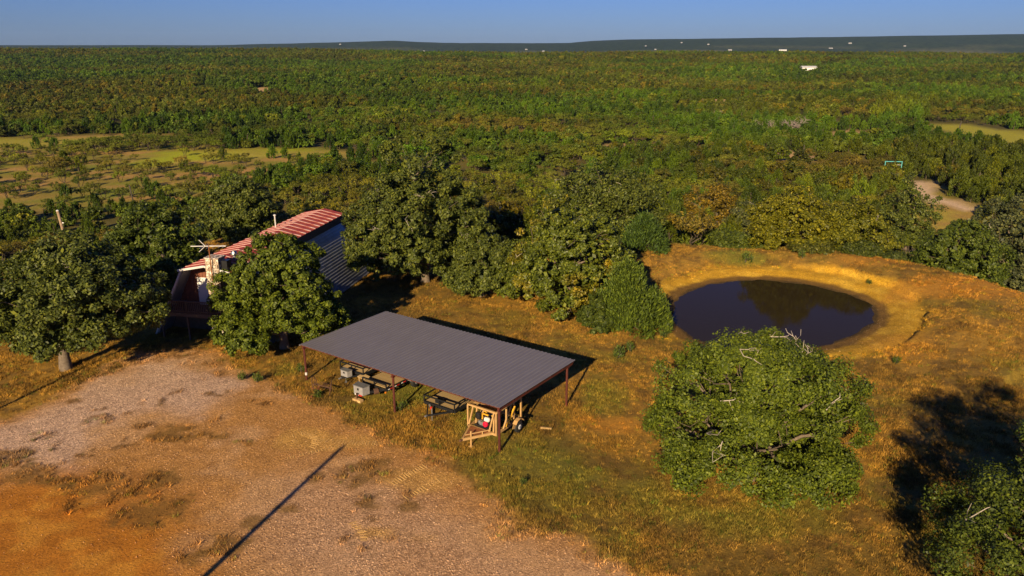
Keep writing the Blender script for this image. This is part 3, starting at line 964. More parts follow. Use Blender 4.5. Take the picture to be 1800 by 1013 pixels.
near_juniper(1045, 1208, 486, 59.5, "feathery juniper leaning over the left bank of the pond", (0.075, 0.108, 0.012), 201, 26000, 0.16, lean=(-1.2, 0.2), wide=0.6, nsp=80)
near_juniper(1088, 1180, 388, 82.0, "upright green juniper behind the yellowing oak", (0.050, 0.085, 0.014), 202, 12000, 0.2, wide=0.6)
near_oak(1015, 1085, 518, 59.0, "low dark bush between the yellowing oak and the leaning juniper", (0.055, 0.075, 0.012), 203, 0.02, 12000, 0.12, trunk_r=0.14, nclump=70, nl=8, bare=0, name='green_bush', cat='bush')
near_oak(1248, 1345, 408, 86.0, "round green bush behind the dam, left of the oak pair", (0.065, 0.085, 0.012), 204, 0.02, 9000, 0.150, trunk_r=0.14, nclump=70, nl=8, lob=0.4, bare=0, name='green_bush', cat='bush')
near_oak(1150, 1262, 382, 97.0, "wide light green bush behind the dam beside the upright juniper", (0.085, 0.11, 0.016), 205, 0.02, 10000, 0.165, trunk_r=0.14, nclump=70, nl=8, lob=0.4, bare=0, name='green_bush', cat='bush')
near_oak(1480, 1560, 425, 80.0, "dark bush below the right yellow green oak", (0.055, 0.070, 0.012), 206, 0.02, 8000, 0.135, trunk_r=0.14, nclump=70, nl=8, lob=0.4, bare=0, name='green_bush', cat='bush')
near_oak(1556, 1610, 442, 78.5, "small dark bush at the right end of the dam growth", (0.05, 0.065, 0.014), 207, 0.02, 5000, 0.135, trunk_r=0.14, nclump=70, nl=8, lob=0.4, bare=0, name='green_bush', cat='bush')
near_oak(1385, 1480, 428, 81.0, "mid green bush under the left yellow green oak", (0.070, 0.075, 0.011), 208, 0.02, 8000, 0.135, trunk_r=0.14, nclump=70, nl=8, lob=0.4, bare=0, name='green_bush', cat='bush')
near_oak(1650, 1705, 360, 112.0, "fresh green bush on the grass below the track", (0.075, 0.095, 0.014), 209, 0.02, 6000, 0.150, trunk_r=0.14, nclump=70, nl=8, lob=0.4, bare=0, name='green_bush', cat='bush')
near_oak(1570, 1625, 362, 108.0, "light green bush at the foot of the loose crowned oak", (0.085, 0.105, 0.014), 210, 0.02, 6000, 0.150, trunk_r=0.14, nclump=70, nl=8, lob=0.4, bare=0, name='green_bush', cat='bush')

# a dead limb hangs at the left of the broad oak
mb = MB(); r_ = np.random.default_rng(5)
z_ = 1.6
p_ = branch(mb, r_, (-0.2, -0.1, z_ + 1.3), (-2.3, -0.9, z_ + 0.9), 0.10, 0.05, 5, 0.05, 6)
for q in p_[2:]:
    for k in range(4):
        branch(mb, r_, q, q + np.array([r_.normal() * 0.6, -0.3 * r_.random(), -0.9 * r_.random() - 0.1]), 0.04, 0.014, 3, 0.12, 4)
dl = mb.build("dead_limb", M['bark_pale'], left_oak, True)
dl["label"] = "bare pale dead limb"

# ------------------------------------------------------------------ scrub and woods beyond
def protos(maker, arg_list, matname):
    out = []
    for a in arg_list:
        out.append(maker(*a, mat=matname))
    return out

def small_oak(seed, nleaf, size, mat='leaf', ncl=46):
    return oak_meshes(seed, 2.6, 2.6, 4.6, 0.5, nleaf, size, 0.16, ncl, mat, 7, 0.45, 0, 'bark')

MIDP = {
    'oak': [small_oak(s, 2600, 0.20) for s in (301, 302, 303, 304)],
    'juniper': [juniper_meshes(s, 1.7, 4.2, 2000, 0.26, nsp=46, wide=w) for s, w in ((311, 0.4), (312, 0.5), (313, 0.3))],
    'mesquite': [mesquite_meshes(s, 2.6, 3.9, 1500, 0.17) for s in (321, 322, 323)],
}
def joined(tm, cm, name):
    """trunk and crown as one small far tree"""
    nv = len(tm.vertices)
    v1 = np.empty(nv * 3, np.float32); tm.vertices.foreach_get("co", v1)
    v2 = np.empty(len(cm.vertices) * 3, np.float32); cm.vertices.foreach_get("co", v2)
    f1 = [tuple(p.vertices) for p in tm.polygons]
    f1 = [f for f in f1 if len(f) == 4]
    f2 = np.arange(len(cm.vertices)).reshape(-1, 4) + nv
    F = np.vstack([np.array(f1, np.int32).reshape(-1, 4), f2])
    idx = np.zeros(len(F), np.int32); idx[len(f1):] = 1
    return mesh_np(name, np.concatenate([v1, v2]).reshape(-1, 3), F, 4, [tm.materials[0], cm.materials[0]], idx)
MIDJ = {k: [joined(a, b, k + "_tree") for a, b in v] for k, v in MIDP.items()}

KIND_COL = {
    'oak': [(0.066, 0.094, 0.010), (0.080, 0.108, 0.008), (0.054, 0.078, 0.012), (0.102, 0.104, 0.008), (0.078, 0.084, 0.013), (0.062, 0.102, 0.008), (0.066, 0.094, 0.010)],
    'juniper': [(0.052, 0.086, 0.006), (0.042, 0.070, 0.008), (0.072, 0.106, 0.006), (0.060, 0.096, 0.006)],
    'mesquite': [(0.098, 0.112, 0.012), (0.112, 0.128, 0.010), (0.088, 0.104, 0.012), (0.106, 0.104, 0.016)],
}
def scatter():
    rng = np.random.default_rng(77)
    P = []
    bands = [(84, 150, 3.7), (150, 330, 4.4), (330, 620, 5.6), (620, 1000, 6.8), (1000, 1560, 8.2)]
    for y0, y1, sp in bands:
        ys = np.arange(y0, y1, sp)
        for y in ys:
            hw = (y * 0.9535 + 8) * (900 + 140) / FPX
            xs = np.arange(-hw, hw, sp)
            jx = (rng.random(len(xs)) - 0.5) * sp * 0.9; jy = (rng.random(len(xs)) - 0.5) * sp * 0.9
            P.append(np.stack([xs + jx, y + jy, np.full(len(xs), sp)], 1))
    P = np.vstack(P)
    x, y, sp = P.T
    yb = np.interp(x, _bx, _by)
    keep = (y - yb) > 3.5
    for tx, ty, r in TAKEN:
        keep &= np.hypot(x - tx, y - ty) > r * 0.85 + 0.8
    # the house and its yard
    keep &= ~((x > -32) & (x < -6) & (y < 90))
    fieldm = poly_sd(FIELD, x, y) < 2
    bandm = np.zeros(len(x), bool)
    keep &= ~(poly_sd(FIELD_R2, x, y) < 0.5)
    cr = poly_sd(CLEAR_R, x, y)
    keep &= ~(cr < 1.5)
    for tx, ty, r in TAN_SPOTS:
        keep &= np.hypot((x - tx) / 1.3, (y - ty) / 1.7) > r
    brn = (poly_sd(BRIGHT, x, y) < 1) | (poly_sd(STRIP, x, y) < 0)
    dens = fbm(x / 30, y / 16, 131, 3)
    field_keep = rng.random(len(x)) < np.where(dens > 0.43, 0.62, 0.22)
    # a hedge of brush runs across the field
    hp = hitpoly([(150, 262), (260, 248), (390, 244), (390, 264), (250, 268), (170, 272)])
    hedge = poly_sd(hp, x, y) < 0
    keep &= ~(fieldm & ~hedge & ~field_keep)
    keep &= ~(brn & (rng.random(len(x)) < 0.90))
    gap = fbm(x / 21, y / 21, 141, 3)
    keep &= ~((y > 100) & (y < 420) & (gap > 0.66) & (rng.random(len(x)) < 0.7))
    x, y, sp, fieldm, hedge, gap = (a[keep] for a in (x, y, sp, fieldm, hedge, gap))
    n = len(x)
    u = rng.random(n); zone = fbm(x / 45, y / 45, 151, 3)
    kind = np.where(u < 0.40, 0, np.where(u < 0.72, 1, 2))            # 0 oak, 1 juniper, 2 mesquite
    kind = np.where((zone > 0.54) & (y < 420) & (u > 0.25), 2, kind)
    kind = np.where((zone < 0.44) & (y < 420) & (u > 0.35), 1, kind)
    kind = np.where((y > 420), np.where(u < 0.62, 0, 1), kind)
    kind = np.where(fieldm, np.where(u < 0.12, 1, 2), kind)
    kind = np.where(hedge, 2, kind)
    h = np.where(kind == 0, 4.6, np.where(kind == 1, 4.4, 3.7)) * (0.62 + 0.62 * rng.random(n))
    h *= np.where(y > 600, 1.22, 1.0) * np.where((y < 172) & (x < -16), 0.68, 1.0)
    px, py, dep = proj(x, y, terr(x, y))
    right = (px > 1580) & (py > 250) & (py < 375)
    kind = np.where(right & (u < 0.9), 1, kind); h = np.where(right, h * 1.25, h)
    clump = (px > 1530) & (px < 1630) & (py > 190) & (py < 222)
    kind = np.where(clump, 1, kind); h = np.where(clump, h * 1.6, h)
    h *= np.where(fieldm & ~hedge, 0.8, 1.0)
    return x, y, sp, kind, h, px, py, dep, fieldm, hedge, clump, right

SX, SY, SSP, SK, SH, SPX, SPY, SDEP, SFI, SHE, SCL, SRI = scatter()
SZ = terr(SX, SY)
rng_s = np.random.default_rng(99)
KN = ['oak', 'juniper', 'mesquite']
BASEH = {'oak': 4.6, 'juniper': 4.2, 'mesquite': 3.9}
COLUMN = [(110, "above broad oak's left end"), (230, "above the wooden pole"), (360, "above oak left of house"),
          (480, "above red roof's near end"), (620, "above red roof's far end"), (750, "above tallest oak's left half"), (880, "above tallest oak's right half"),
          (1000, "above yellowing oak's left half"), (1120, "above yellowing oak's right half"), (1220, "above the leaning juniper"),
          (1320, "above pond's left half"), (1450, "above dam pair's left oak"), (1580, "above dam pair's right oak"),
          (1690, "above dense right oak"), (9999, "above pale right oak")]
def region_of(i):
    a = SPX[i]
    col = next(t for m, t in COLUMN if a < m)
    if SHE[i]: return "in the hedge across the left field"
    if SFI[i]: return "in left field, " + col
    if SRI[i]: return "in thicket right of track, " + ("nearer row" if SY[i] < 165 else ("middle rows" if SY[i] < 200 else "farther rows")) + (", left end" if a < 1630 else (", left part" if a < 1680 else (", middle part" if a < 1740 else ", right part")))
    if SCL[i]: return "in the dark clump by the right hand meadow"
    d = SY[i]
    b = "in nearest scrub, " if d < 110 else ("in near scrub, " if d < 135 else ("in near brush, " if d < 165 else ("in middle brush, " if d < 215 else ("in farther brush, " if d < 330 else "in far wood, "))))
    return b + col
def look_of(i):
    c = COLS[i]; lum = c[0] * 0.4 + c[1] * 0.6
    hue = "yellowish" if c[0] > c[1] * 0.98 else ("dark green" if lum < 0.048 else ("pale green" if lum > 0.075 else "green"))
    size = "tall" if SH[i] > 4.7 else ("low" if SH[i] < 3.3 else ("medium" if SH[i] < 4.0 else "large"))
    return size + " " + hue
LOOK = {'oak': ("scrub oak", "tree", "scrub_oak"), 'juniper': ("juniper", "tree", "juniper_tree"), 'mesquite': ("mesquite", "tree", "mesquite_tree")}
SDARK = (np.where(SRI, 0.78, 1.0) * np.where(SFI & ~SHE, 1.2, 1.0))[:, None]
inframe = (SPX > -10) & (SPX < 1810) & (SPY < 1013) & (SDEP > 0)
single = np.zeros(len(SX), bool)
COLS = np.zeros((len(SX), 3)); VAR = np.zeros(len(SX), int); ROT = rng_s.random(len(SX)) * 6.283
for k in range(3):
    ids = np.where(SK == k)[0]
    pal = np.array(KIND_COL[KN[k]])
    zn = fbm(SX[ids] / 60, SY[ids] / 60, 171 + k, 2)
    COLS[ids] = pal[rng_s.integers(0, len(pal), len(ids))] * (0.68 + 0.55 * rng_s.random((len(ids), 1))) * (0.45 + 1.1 * zn[:, None])
    zb = sstep(0.42, 0.62, fbm(SX[ids] / 170, SY[ids] / 110, 191, 3))[:, None]
    COLS[ids] *= np.array([[0.88, 1.06, 0.85]]) * zb + np.array([[1.18, 0.97, 1.15]]) * (1 - zb)
    VAR[ids] = rng_s.integers(0, len(MIDP[KN[k]]), len(ids))
    show = np.where(inframe[ids], SH[ids] / SDEP[ids], 0)
    single[ids[np.argsort(-show)[:300]]] = True
COLS *= SDARK * np.array([[1.10, 1.04, 0.85]])
MARKED = {}
for i in np.where(single & inframe)[0]:
    kn = KN[SK[i]]; look, cat, nm = LOOK[kn]
    lab = look_of(i) + " " + look + " " + region_of(i)
    s = SH[i] / BASEH[kn]
    loc = (SX[i], SY[i], SZ[i])
    g = {'oak': 'scrub oaks below the yard', 'juniper': 'junipers below the yard', 'mesquite': 'mesquites below the yard'}[kn]
    if SY[i] < 175:
        tm, cm = MIDP[kn][VAR[i]]
        o = place_tree(nm, tm, cm, lab, cat, loc, COLS[i], ROT[i], s, g)
    else:
        o = link(nm, MIDJ[kn][VAR[i]], None, loc, ROT[i])
        o.scale = (s, s, s); o.color = (*COLS[i], 1)
        tag(o, lab, cat, g)
    MARKED.setdefault(lab, []).append((SPX[i], o))

ORD = ['second', 'third', 'fourth', 'fifth', 'sixth', 'seventh', 'eighth', 'ninth', 'tenth', 'eleventh', 'twelfth', 'thirteenth', 'fourteenth', 'fifteenth', 'sixteenth', 'seventeenth', 'eighteenth', 'nineteenth', 'twentieth']
for lab, objs in MARKED.items():
    if len(objs) < 2:
        continue
    objs.sort(key=lambda q: q[0])
    for k, (_, o) in enumerate(objs):
        end = "leftmost" if k == 0 else ("rightmost" if k == len(objs) - 1 else (ORD[k - 1] + " from left" if k <= len(ORD) else "near right"))
        o["label"] = lab + ", " + end

# dead grey trees in the brush
for j, (px_, py_, r_, h_) in enumerate([(1405, 238, 4.2, 6.5), (1388, 238, 4.0, 6.0), (1362, 236, 4.5, 4.8), (1340, 232, 4.0, 4.2), (1255, 212, 3.5, 4.0)]):
    p = hit(px_, py_, 60)
    o = link("dead_tree", dead_meshes(400 + j, r_, h_), None, (p.x, p.y, p.z))
    tag(o, ["tallest bare grey dead tree of the row in the right brush", "second bare grey dead tree from the right end of its row", "spreading bare grey dead tree in the middle of its row",
            "low bare grey dead tree at the left end of its row", "lone small bare grey tree left of the dead row"][j], "dead tree")

def gn_scatter(name, pts, scl, rot, pid, tint, protos_, tilt=None):
    """one object whose points carry copies of a few small meshes"""
    me = bpy.data.meshes.new(name)
    me.vertices.add(len(pts)); me.vertices.foreach_set("co", np.asarray(pts, np.float32).ravel())
    for nm, ty, arr in (("scl", 'FLOAT', scl), ("rot", 'FLOAT', rot), ("pid", 'INT', pid)):
        a = me.attributes.new(nm, ty, 'POINT')
        a.data.foreach_set("value", np.asarray(arr, np.int32 if ty == 'INT' else np.float32))
    a = me.attributes.new("tint", 'FLOAT_COLOR', 'POINT')
    c4 = np.ones((len(pts), 4), np.float32); c4[:, :3] = tint
    a.data.foreach_set("color", c4.ravel())
    o = link(name, me)
    pc = bpy.data.collections.new(name + "_pieces")
    for i, pm in enumerate(protos_):
        po = bpy.data.objects.new("%s_piece_%02d" % (name, i), pm)
        pc.objects.link(po)
    ng = bpy.data.node_groups.new(name, 'GeometryNodeTree')
    ng.interface.new_socket("Geometry", in_out='INPUT', socket_type='NodeSocketGeometry')
    ng.interface.new_socket("Geometry", in_out='OUTPUT', socket_type='NodeSocketGeometry')
    gi = ng.nodes.new("NodeGroupInput"); go = ng.nodes.new("NodeGroupOutput")
    ci = ng.nodes.new("GeometryNodeCollectionInfo")
    ci.inputs["Collection"].default_value = pc
    ci.inputs["Separate Children"].default_value = True
    ci.inputs["Reset Children"].default_value = True
    ip = ng.nodes.new("GeometryNodeInstanceOnPoints")
    ip.inputs["Pick Instance"].default_value = True
    def attr(nm, ty):
        n = ng.nodes.new("GeometryNodeInputNamedAttribute"); n.data_type = ty
        n.inputs["Name"].default_value = nm
        return n.outputs["Attribute"]
    cx = ng.nodes.new("ShaderNodeCombineXYZ")
    L = ng.links.new
    L(attr("rot", 'FLOAT'), cx.inputs[2])
    L(gi.outputs[0], ip.inputs["Points"]); L(ci.outputs[0], ip.inputs["Instance"])
    L(attr("pid", 'INT'), ip.inputs["Instance Index"])
    L(cx.outputs[0], ip.inputs["Rotation"])
    L(attr("scl", 'FLOAT'), ip.inputs["Scale"])
    L(ip.outputs[0], go.inputs[0])
    md = o.modifiers.new("scatter", 'NODES'); md.node_group = ng
    o["kind"] = "stuff"
    return o

far_o = [joined(*small_oak(s, 900, 0.34, 'leaf_far', 30), "far_oak") for s in (501, 502, 503, 504)]
far_j = [joined(*juniper_meshes(s, 1.9, 4.2, 700, 0.40, nsp=34, wide=w, mat='leaf_far'), "far_juniper") for s, w in ((511, 0.4), (512, 0.45), (513, 0.3))]
far_m = [joined(*mesquite_meshes(s, 2.6, 3.9, 1000, 0.22, mat='leaf_far'), "far_mesquite") for s in (521, 522)]
rest = np.where(~(single & inframe))[0]
pid = np.where(SK[rest] == 0, VAR[rest] % 4, np.where(SK[rest] == 1, 4 + VAR[rest] % 3, 7 + VAR[rest] % 2))
bh = np.array([4.6, 4.2, 3.9])[SK[rest]]
wood = gn_scatter("distant_woodland", np.stack([SX[rest], SY[rest], SZ[rest] - 0.1], 1), SH[rest] / bh * np.where(SY[rest] > 620, 1.25, 1.0),
                  ROT[rest], pid, COLS[rest], far_o + far_j + far_m)
wood["label"] = "mass of green scrub oak and juniper rolling to the horizon"
wood["category"] = "woodland"

# ------------------------------------------------------------------ grass and gravel
def tuft(seed, n, hgt, spread, w):
    r = np.random.default_rng(seed); vs = []
    for i in range(n):
        a = r.random() * 6.283; q = r.random() ** 0.6 * spread
        p = np.array([math.cos(a) * q, math.sin(a) * q, -0.01])
        b = r.random() * 6.283; d = np.array([math.cos(b), math.sin(b), 0]) * w
        L = hgt * (0.5 + 0.7 * r.random())
        tip = p + np.array([r.normal() * L * 0.5, r.normal() * L * 0.5, L])
        vs += [p - d, p + d, tip]
    return mesh_np("grass_tuft", np.array(vs), np.arange(len(vs)), 3, [M['grass']])
def pebble(seed, s):
    r = np.random.default_rng(seed)
    t = (1 + 5 ** 0.5) / 2
    v = np.array([(-1, t, 0), (1, t, 0), (-1, -t, 0), (1, -t, 0), (0, -1, t), (0, 1, t), (0, -1, -t), (0, 1, -t), (t, 0, -1), (t, 0, 1), (-t, 0, -1), (-t, 0, 1)]) / 1.9
    v = v * (1 + 0.35 * r.normal(size=v.shape)) * np.array([1.2, 0.85, 0.6]) * s
    f = [(0, 11, 5), (0, 5, 1), (0, 1, 7), (0, 7, 10), (0, 10, 11), (1, 5, 9), (5, 11, 4), (11, 10, 2), (10, 7, 6), (7, 1, 8), (3, 9, 4), (3, 4, 2), (3, 2, 6), (3, 6, 8), (3, 8, 9), (4, 9, 5), (2, 4, 11), (6, 2, 10), (8, 6, 7), (9, 8, 1)]
    return mesh_np("stone", v, np.array(f), 3, [M['stones']])

def near_points(n, seed, ymax=84):
    r = np.random.default_rng(seed)
    y = 25 + (ymax - 25) * r.random(n) ** 1.15
    hw = (y * 0.9535 + 8) * 960 / FPX
    x = (r.random(n) * 2 - 1) * hw
    yb = np.interp(x, _bx, _by)
    ok = y < yb + 6
    return x[ok], y[ok], r
gxp, gyp, r_ = near_points(150000, 801, 92)
c_, gr_, gs_, fo_ = cover(gxp, gyp)
d_ = fbm(gxp / 1.6, gyp / 1.6, 811, 3)
sdw = poly_sd(POND, gxp, gyp)
ok = (r_.random(len(gxp)) < gs_ * (0.25 + 1.1 * sstep(0.40, 0.62, d_))) & (sdw > 1.0)
gxp, gyp, c_, d_ = gxp[ok], gyp[ok], c_[ok], d_[ok]
gcol = c_ * (0.55 + 1.1 * r_.random((len(gxp), 1)) ** 1.4)
gcol *= np.where(r_.random((len(gxp), 1)) < 0.10, np.array([[0.55, 0.85, 0.6]]), np.array([[1.05, 1.0, 0.95]]))
dry = gn_scatter("dry_grass", np.stack([gxp, gyp, terr(gxp, gyp)], 1), 0.55 + 0.9 * r_.random(len(gxp)) * (0.6 + d_), r_.random(len(gxp)) * 6.283,
                 r_.integers(0, 3, len(gxp)), gcol, [tuft(1, 16, 0.13, 0.16, 0.012), tuft(2, 12, 0.19, 0.13, 0.012), tuft(3, 20, 0.10, 0.2, 0.014)])
dry["label"] = "short dry golden grass over the yard and the pond dam"
dry["category"] = "grass"

sx, sy, r_ = near_points(290000, 803, 80)
c_, gr_, gs_, fo_ = cover(sx, sy)
ok = r_.random(len(sx)) < gr_ ** 2 * 0.75
sx, sy, c_ = sx[ok], sy[ok], c_[ok]
scol = (c_ * 0.7 + np.array([0.44, 0.32, 0.24]) * 0.25) * (0.6 + 0.75 * r_.random((len(sx), 1)) ** 1.3)
gra = gn_scatter("gravel", np.stack([sx, sy, terr(sx, sy) + 0.005], 1), 0.5 + 1.1 * r_.random(len(sx)) ** 2, r_.random(len(sx)) * 6.283,
                 r_.integers(0, 3, len(sx)), scol, [pebble(1, 0.022), pebble(2, 0.030), pebble(3, 0.018)])
gra["label"] = "pale pinkish loose gravel on the driveway"
gra["category"] = "gravel"

# ------------------------------------------------------------------ the house
h0 = gnd(322, 472, 6.0)
HB = tz(h0[0] + 3, h0[1] + 6)
house = thing("barn_house", "weathered house with red metal roof and steep metal sides behind the left oaks", "house", (h0[0], h0[1], HB), math.radians(-11.0))
EZ = 6.0 - HB; RZ = EZ + 0.42; W = 4.0; LEN = 21.0; SPL = 3.0
FW = 1.1                                            # the front wall stands back under the roof
slope_r = MB()
# steep right side: ribs run along its length
a0, a1 = (W - 0.05, EZ - 0.75), (W + SPL, -0.1)
nrib = 21
prof = []
for k in range(nrib):
    for f, o in ((0.0, 0.0), (0.62, 0.0), (0.72, 0.055), (0.92, 0.055)):
        t = (k + f) / nrib
        L_ = math.hypot(a1[0] - a0[0], a1[1] - a0[1])
        nx_, nz_ = -(a1[1] - a0[1]) / L_, (a1[0] - a0[0]) / L_
        prof.append((a0[0] + (a1[0] - a0[0]) * t + nx_ * o, a0[1] + (a1[1] - a0[1]) * t + nz_ * o))
prof.append(a1)
side = link("side_wall", None, house); side.empty_display_size = 0.2
panels = 6
pl = (LEN - 0.3) / panels
pm = MB()
pv = [(x, 0.0, z) for x, z in prof] + [(x, pl - 0.02, z) for x, z in prof]
npf = len(prof)
pm.add(pv, [(i, i + 1, npf + i + 1, npf + i) for i in range(npf - 1)])
pm_me = pm.mesh("siding_panel", M['galv'])
for k in range(panels):
    o = link("siding_panel", pm_me, side, (0, 0.2 + k * pl, 0))
# steep left side, carried forward as a wing
MB().prism([(-0.02, -0.25, EZ - 0.05), (-SPL, -0.25, -0.2), (-SPL + 0.16, -0.25, -0.2), (0.14, -0.25, EZ - 0.05)], (0, LEN, 0)).build("wing_wall", M['galv'], house)
MB().beam((-0.02, -0.30, EZ - 0.1), (-SPL - 0.02, -0.30, -0.2), 0.10, 0.12).build("wing_trim", M['white_trim'], house)
MB().prism([(W - 0.15, FW, EZ - 0.75), (W + SPL - 0.2, FW, -0.1), (W + SPL - 0.3, FW, -0.1), (W - 0.25, FW, EZ - 0.75)], (0, -FW - 0.1, 0)).build("wing_wall", M['galv'], house)
MB().box(W - 0.02, W + 0.08, -0.1, LEN, EZ - 0.75, EZ - 0.06).build("fascia_board", M['dark_pole'], house)
# roof: sheets and seams
roof = link("roof", None, house); roof.empty_display_size = 0.2
nsh = 22; sw = (LEN + 0.5) / nsh
def sheet(x0, z0, x1, z1):
    m = MB()
    m.prism([(x0, 0, z0), (x1, 0, z1), (x1, 0, z1 - 0.05), (x0, 0, z0 - 0.05)], (0, sw - 0.015, 0))
    for f in (0.33, 0.66):
        m.prism([(x0, sw * f, z0 + 0.002), (x1, sw * f, z1 + 0.002), (x1, sw * f, z1 + 0.025), (x0, sw * f, z0 + 0.025)], (0, 0.05, 0))
    return m
ls = sheet(-0.15, EZ - 0.03, W / 2 - 0.005, RZ).mesh("roof_sheet", M['rusty_roof'])
rs_ = sheet(W / 2 + 0.005, RZ, W + 0.12, EZ - 0.03).mesh("roof_sheet", M['rusty_roof'])
def seam(x0, z0, x1, z1, w):
    return MB().prism([(x0, 0, z0 + 0.004), (x1, 0, z1 + 0.004), (x1, 0, z1 + 0.055), (x0, 0, z0 + 0.055)], (0, w, 0))
M['seam'] = plain('worn_seam', (0.56, 0.42, 0.37), (0.34, 0.07, 0.045), 1.1, 0.5)
sl = seam(-0.15, EZ - 0.03, W / 2 - 0.005, RZ, 0.15).mesh("roof_seam", M['seam']); sr = seam(W / 2 + 0.005, RZ, W + 0.12, EZ - 0.03, 0.15).mesh("roof_seam", M['seam'])
sl2 = seam(-0.15, EZ - 0.03, W / 2 - 0.005, RZ, 0.07).mesh("roof_seam", M['seam']); sr2 = seam(W / 2 + 0.005, RZ, W + 0.12, EZ - 0.03, 0.07).mesh("roof_seam", M['seam'])
for k in range(nsh):
    y = -0.4 + k * sw
    link("roof_sheet", ls, roof, (0, y, 0)); link("roof_sheet", rs_, roof, (0, y, 0))
    if k:
        far_ = k > 6
        link("roof_seam", sl if far_ else sl2, roof, (0, y - 0.1, 0)); link("roof_seam", sr if far_ else sr2, roof, (0, y - 0.1, 0))
MB().box(-0.17, W + 0.14, LEN + 0.1, LEN + 0.16, EZ - 0.2, EZ - 0.085).build("rear_trim", M['white_trim'], roof)
t_ = MB(); t_.beam((-0.2, -0.44, EZ - 0.06), (W / 2, -0.44, RZ - 0.04), 0.06, 0.16); t_.beam((W / 2, -0.44, RZ - 0.04), (W + 0.16, -0.44, EZ - 0.06), 0.06, 0.16)
t_.build("eave_trim", M['white_trim'], roof)
# front wall of boards, door, chimney
fwall = MB()
zlo, zhi = 2.3, EZ - 0.05
def wall_x(z, s):
    t = (EZ - z) / EZ
    return -SPL * t + 0.12 if s < 0 else W + SPL * t - 0.25
fwall.prism([(wall_x(zlo, -1), FW, zlo), (wall_x(zlo, 1), FW, zlo), (wall_x(zhi, 1), FW, zhi), (wall_x(zhi, -1), FW, zhi)], (0, 0.12, 0)).build("front_wall", M['brown_wall'], house)
for k in range(26):
    x = wall_x(zlo, -1) + 0.2 + k * 0.27
    if x > wall_x(zlo, 1) - 0.1: break
    zt_ = min(zhi - 0.05, (EZ * (1 + (x - 0.12) / SPL)) if x < 0.12 else ((EZ * (1 - (x - W + 0.25) / SPL)) if x > W - 0.25 else zhi - 0.05))
    MB().box(x, x + 0.05, FW - 0.035, FW - 0.003, zlo, max(zlo + 0.1, zt_ - 0.05)).build("batten", M['brown_wall'], house)
door = link("door", MB().box(0.32, 1.14, FW - 0.07, FW - 0.004, 2.28, 4.45).mesh("door", M['white_paint']), house)
MB().tube([(0.40, FW - 0.08, 3.3), (0.40, FW - 0.14, 3.3)], 0.035, 8).build("door_handle", M['steel'], door)
MB().prism([(wall_x(0, -1), FW + 0.3, -0.2), (wall_x(0, 1), FW + 0.3, -0.2), (wall_x(2.2, 1), FW + 0.3, 2.2), (wall_x(2.2, -1), FW + 0.3, 2.2)], (0, 0.12, 0)).build("lower_wall", M['brown_wood'], house)
MB().prism([(wall_x(0, -1), LEN - 0.5, -0.2), (wall_x(0, 1), LEN - 0.5, -0.2), (wall_x(zhi, 1), LEN - 0.5, zhi), (wall_x(zhi, -1), LEN - 0.5, zhi)], (0, 0.12, 0)).build("rear_wall", M['brown_wall'], house)
chim = link("chimney", None, house)
# the stack of stone, tapered
def taper(x0, x1, y0, y1, z0, z1, k):
    cx_, cy_ = (x0 + x1) / 2, (y0 + y1) / 2
    q = lambda x, c: c + (x - c) * k
    return MB().add([(x0, y0, z0), (x1, y0, z0), (x1, y1, z0), (x0, y1, z0), (q(x0, cx_), q(y0, cy_), z1), (q(x1, cx_), q(y0, cy_), z1), (q(x1, cx_), q(y1, cy_), z1), (q(x0, cx_), q(y1, cy_), z1)],
                    [(0, 3, 2, 1), (4, 5, 6, 7), (0, 1, 5, 4), (1, 2, 6, 5), (2, 3, 7, 6), (3, 0, 4, 7)])
taper(2.10, 3.45, -0.62, 0.55, -0.2, 3.0, 0.92).build("stone_base", M['stone'], chim)
taper(2.22, 3.32, -0.56, 0.40, 3.0, EZ + 1.0, 0.97).build("stone_stack", M['stone'], chim)
# single stones stand proud of the stack's front
r_ = np.random.default_rng(12)
zrow = 0.1
while zrow < EZ + 0.75:
    x = 2.24 + 0.12 * r_.random()
    hgt = 0.18 + 0.12 * r_.random()
    while x < 3.12:
        w_ = 0.18 + 0.2 * r_.random()
        x1 = min(x + w_, 3.28)
        o_ = 0.02 + 0.05 * r_.random()
        yf = -0.62 + 0.02 * zrow if zrow < 3.0 - hgt else -0.56
        yb_ = yf + 0.12
        taper(x, x1 - 0.03, yf - o_, yb_, zrow, zrow + hgt - 0.03, 0.93).build("stone", M['stone'], chim)
        x = x1 + 0.01
    zrow += hgt
MB().box(2.18, 3.36, -0.62, 0.46, EZ + 1.0, EZ + 1.10).build("cap", M['stone'], chim)
MB().box(3.42, 3.85, -0.3, 0.3, EZ + 0.20, EZ + 0.85).build("vent_box", M['black_steel'], roof)
MB().lathe((3.0, 2.2, RZ - 0.3), (0, 0, 1), [(0, 0.12), (0.45, 0.12), (0.5, 0.24), (0.62, 0.26), (0.80, 0.20), (0.86, 0.05)], 12).build("roof_vent", M['steel'], roof)
vp = MB(); vp.tube([(0.5, 13.6, RZ - 0.4), (0.5, 13.6, RZ + 0.75)], 0.06, 8); vp.lathe((0.5, 13.6, RZ + 0.75), (0, 0, 1), [(0, 0.06), (0.02, 0.13), (0.1, 0.13), (0.14, 0.03)], 8)
vp.build("vent_pipe", M['white_trim'], roof)
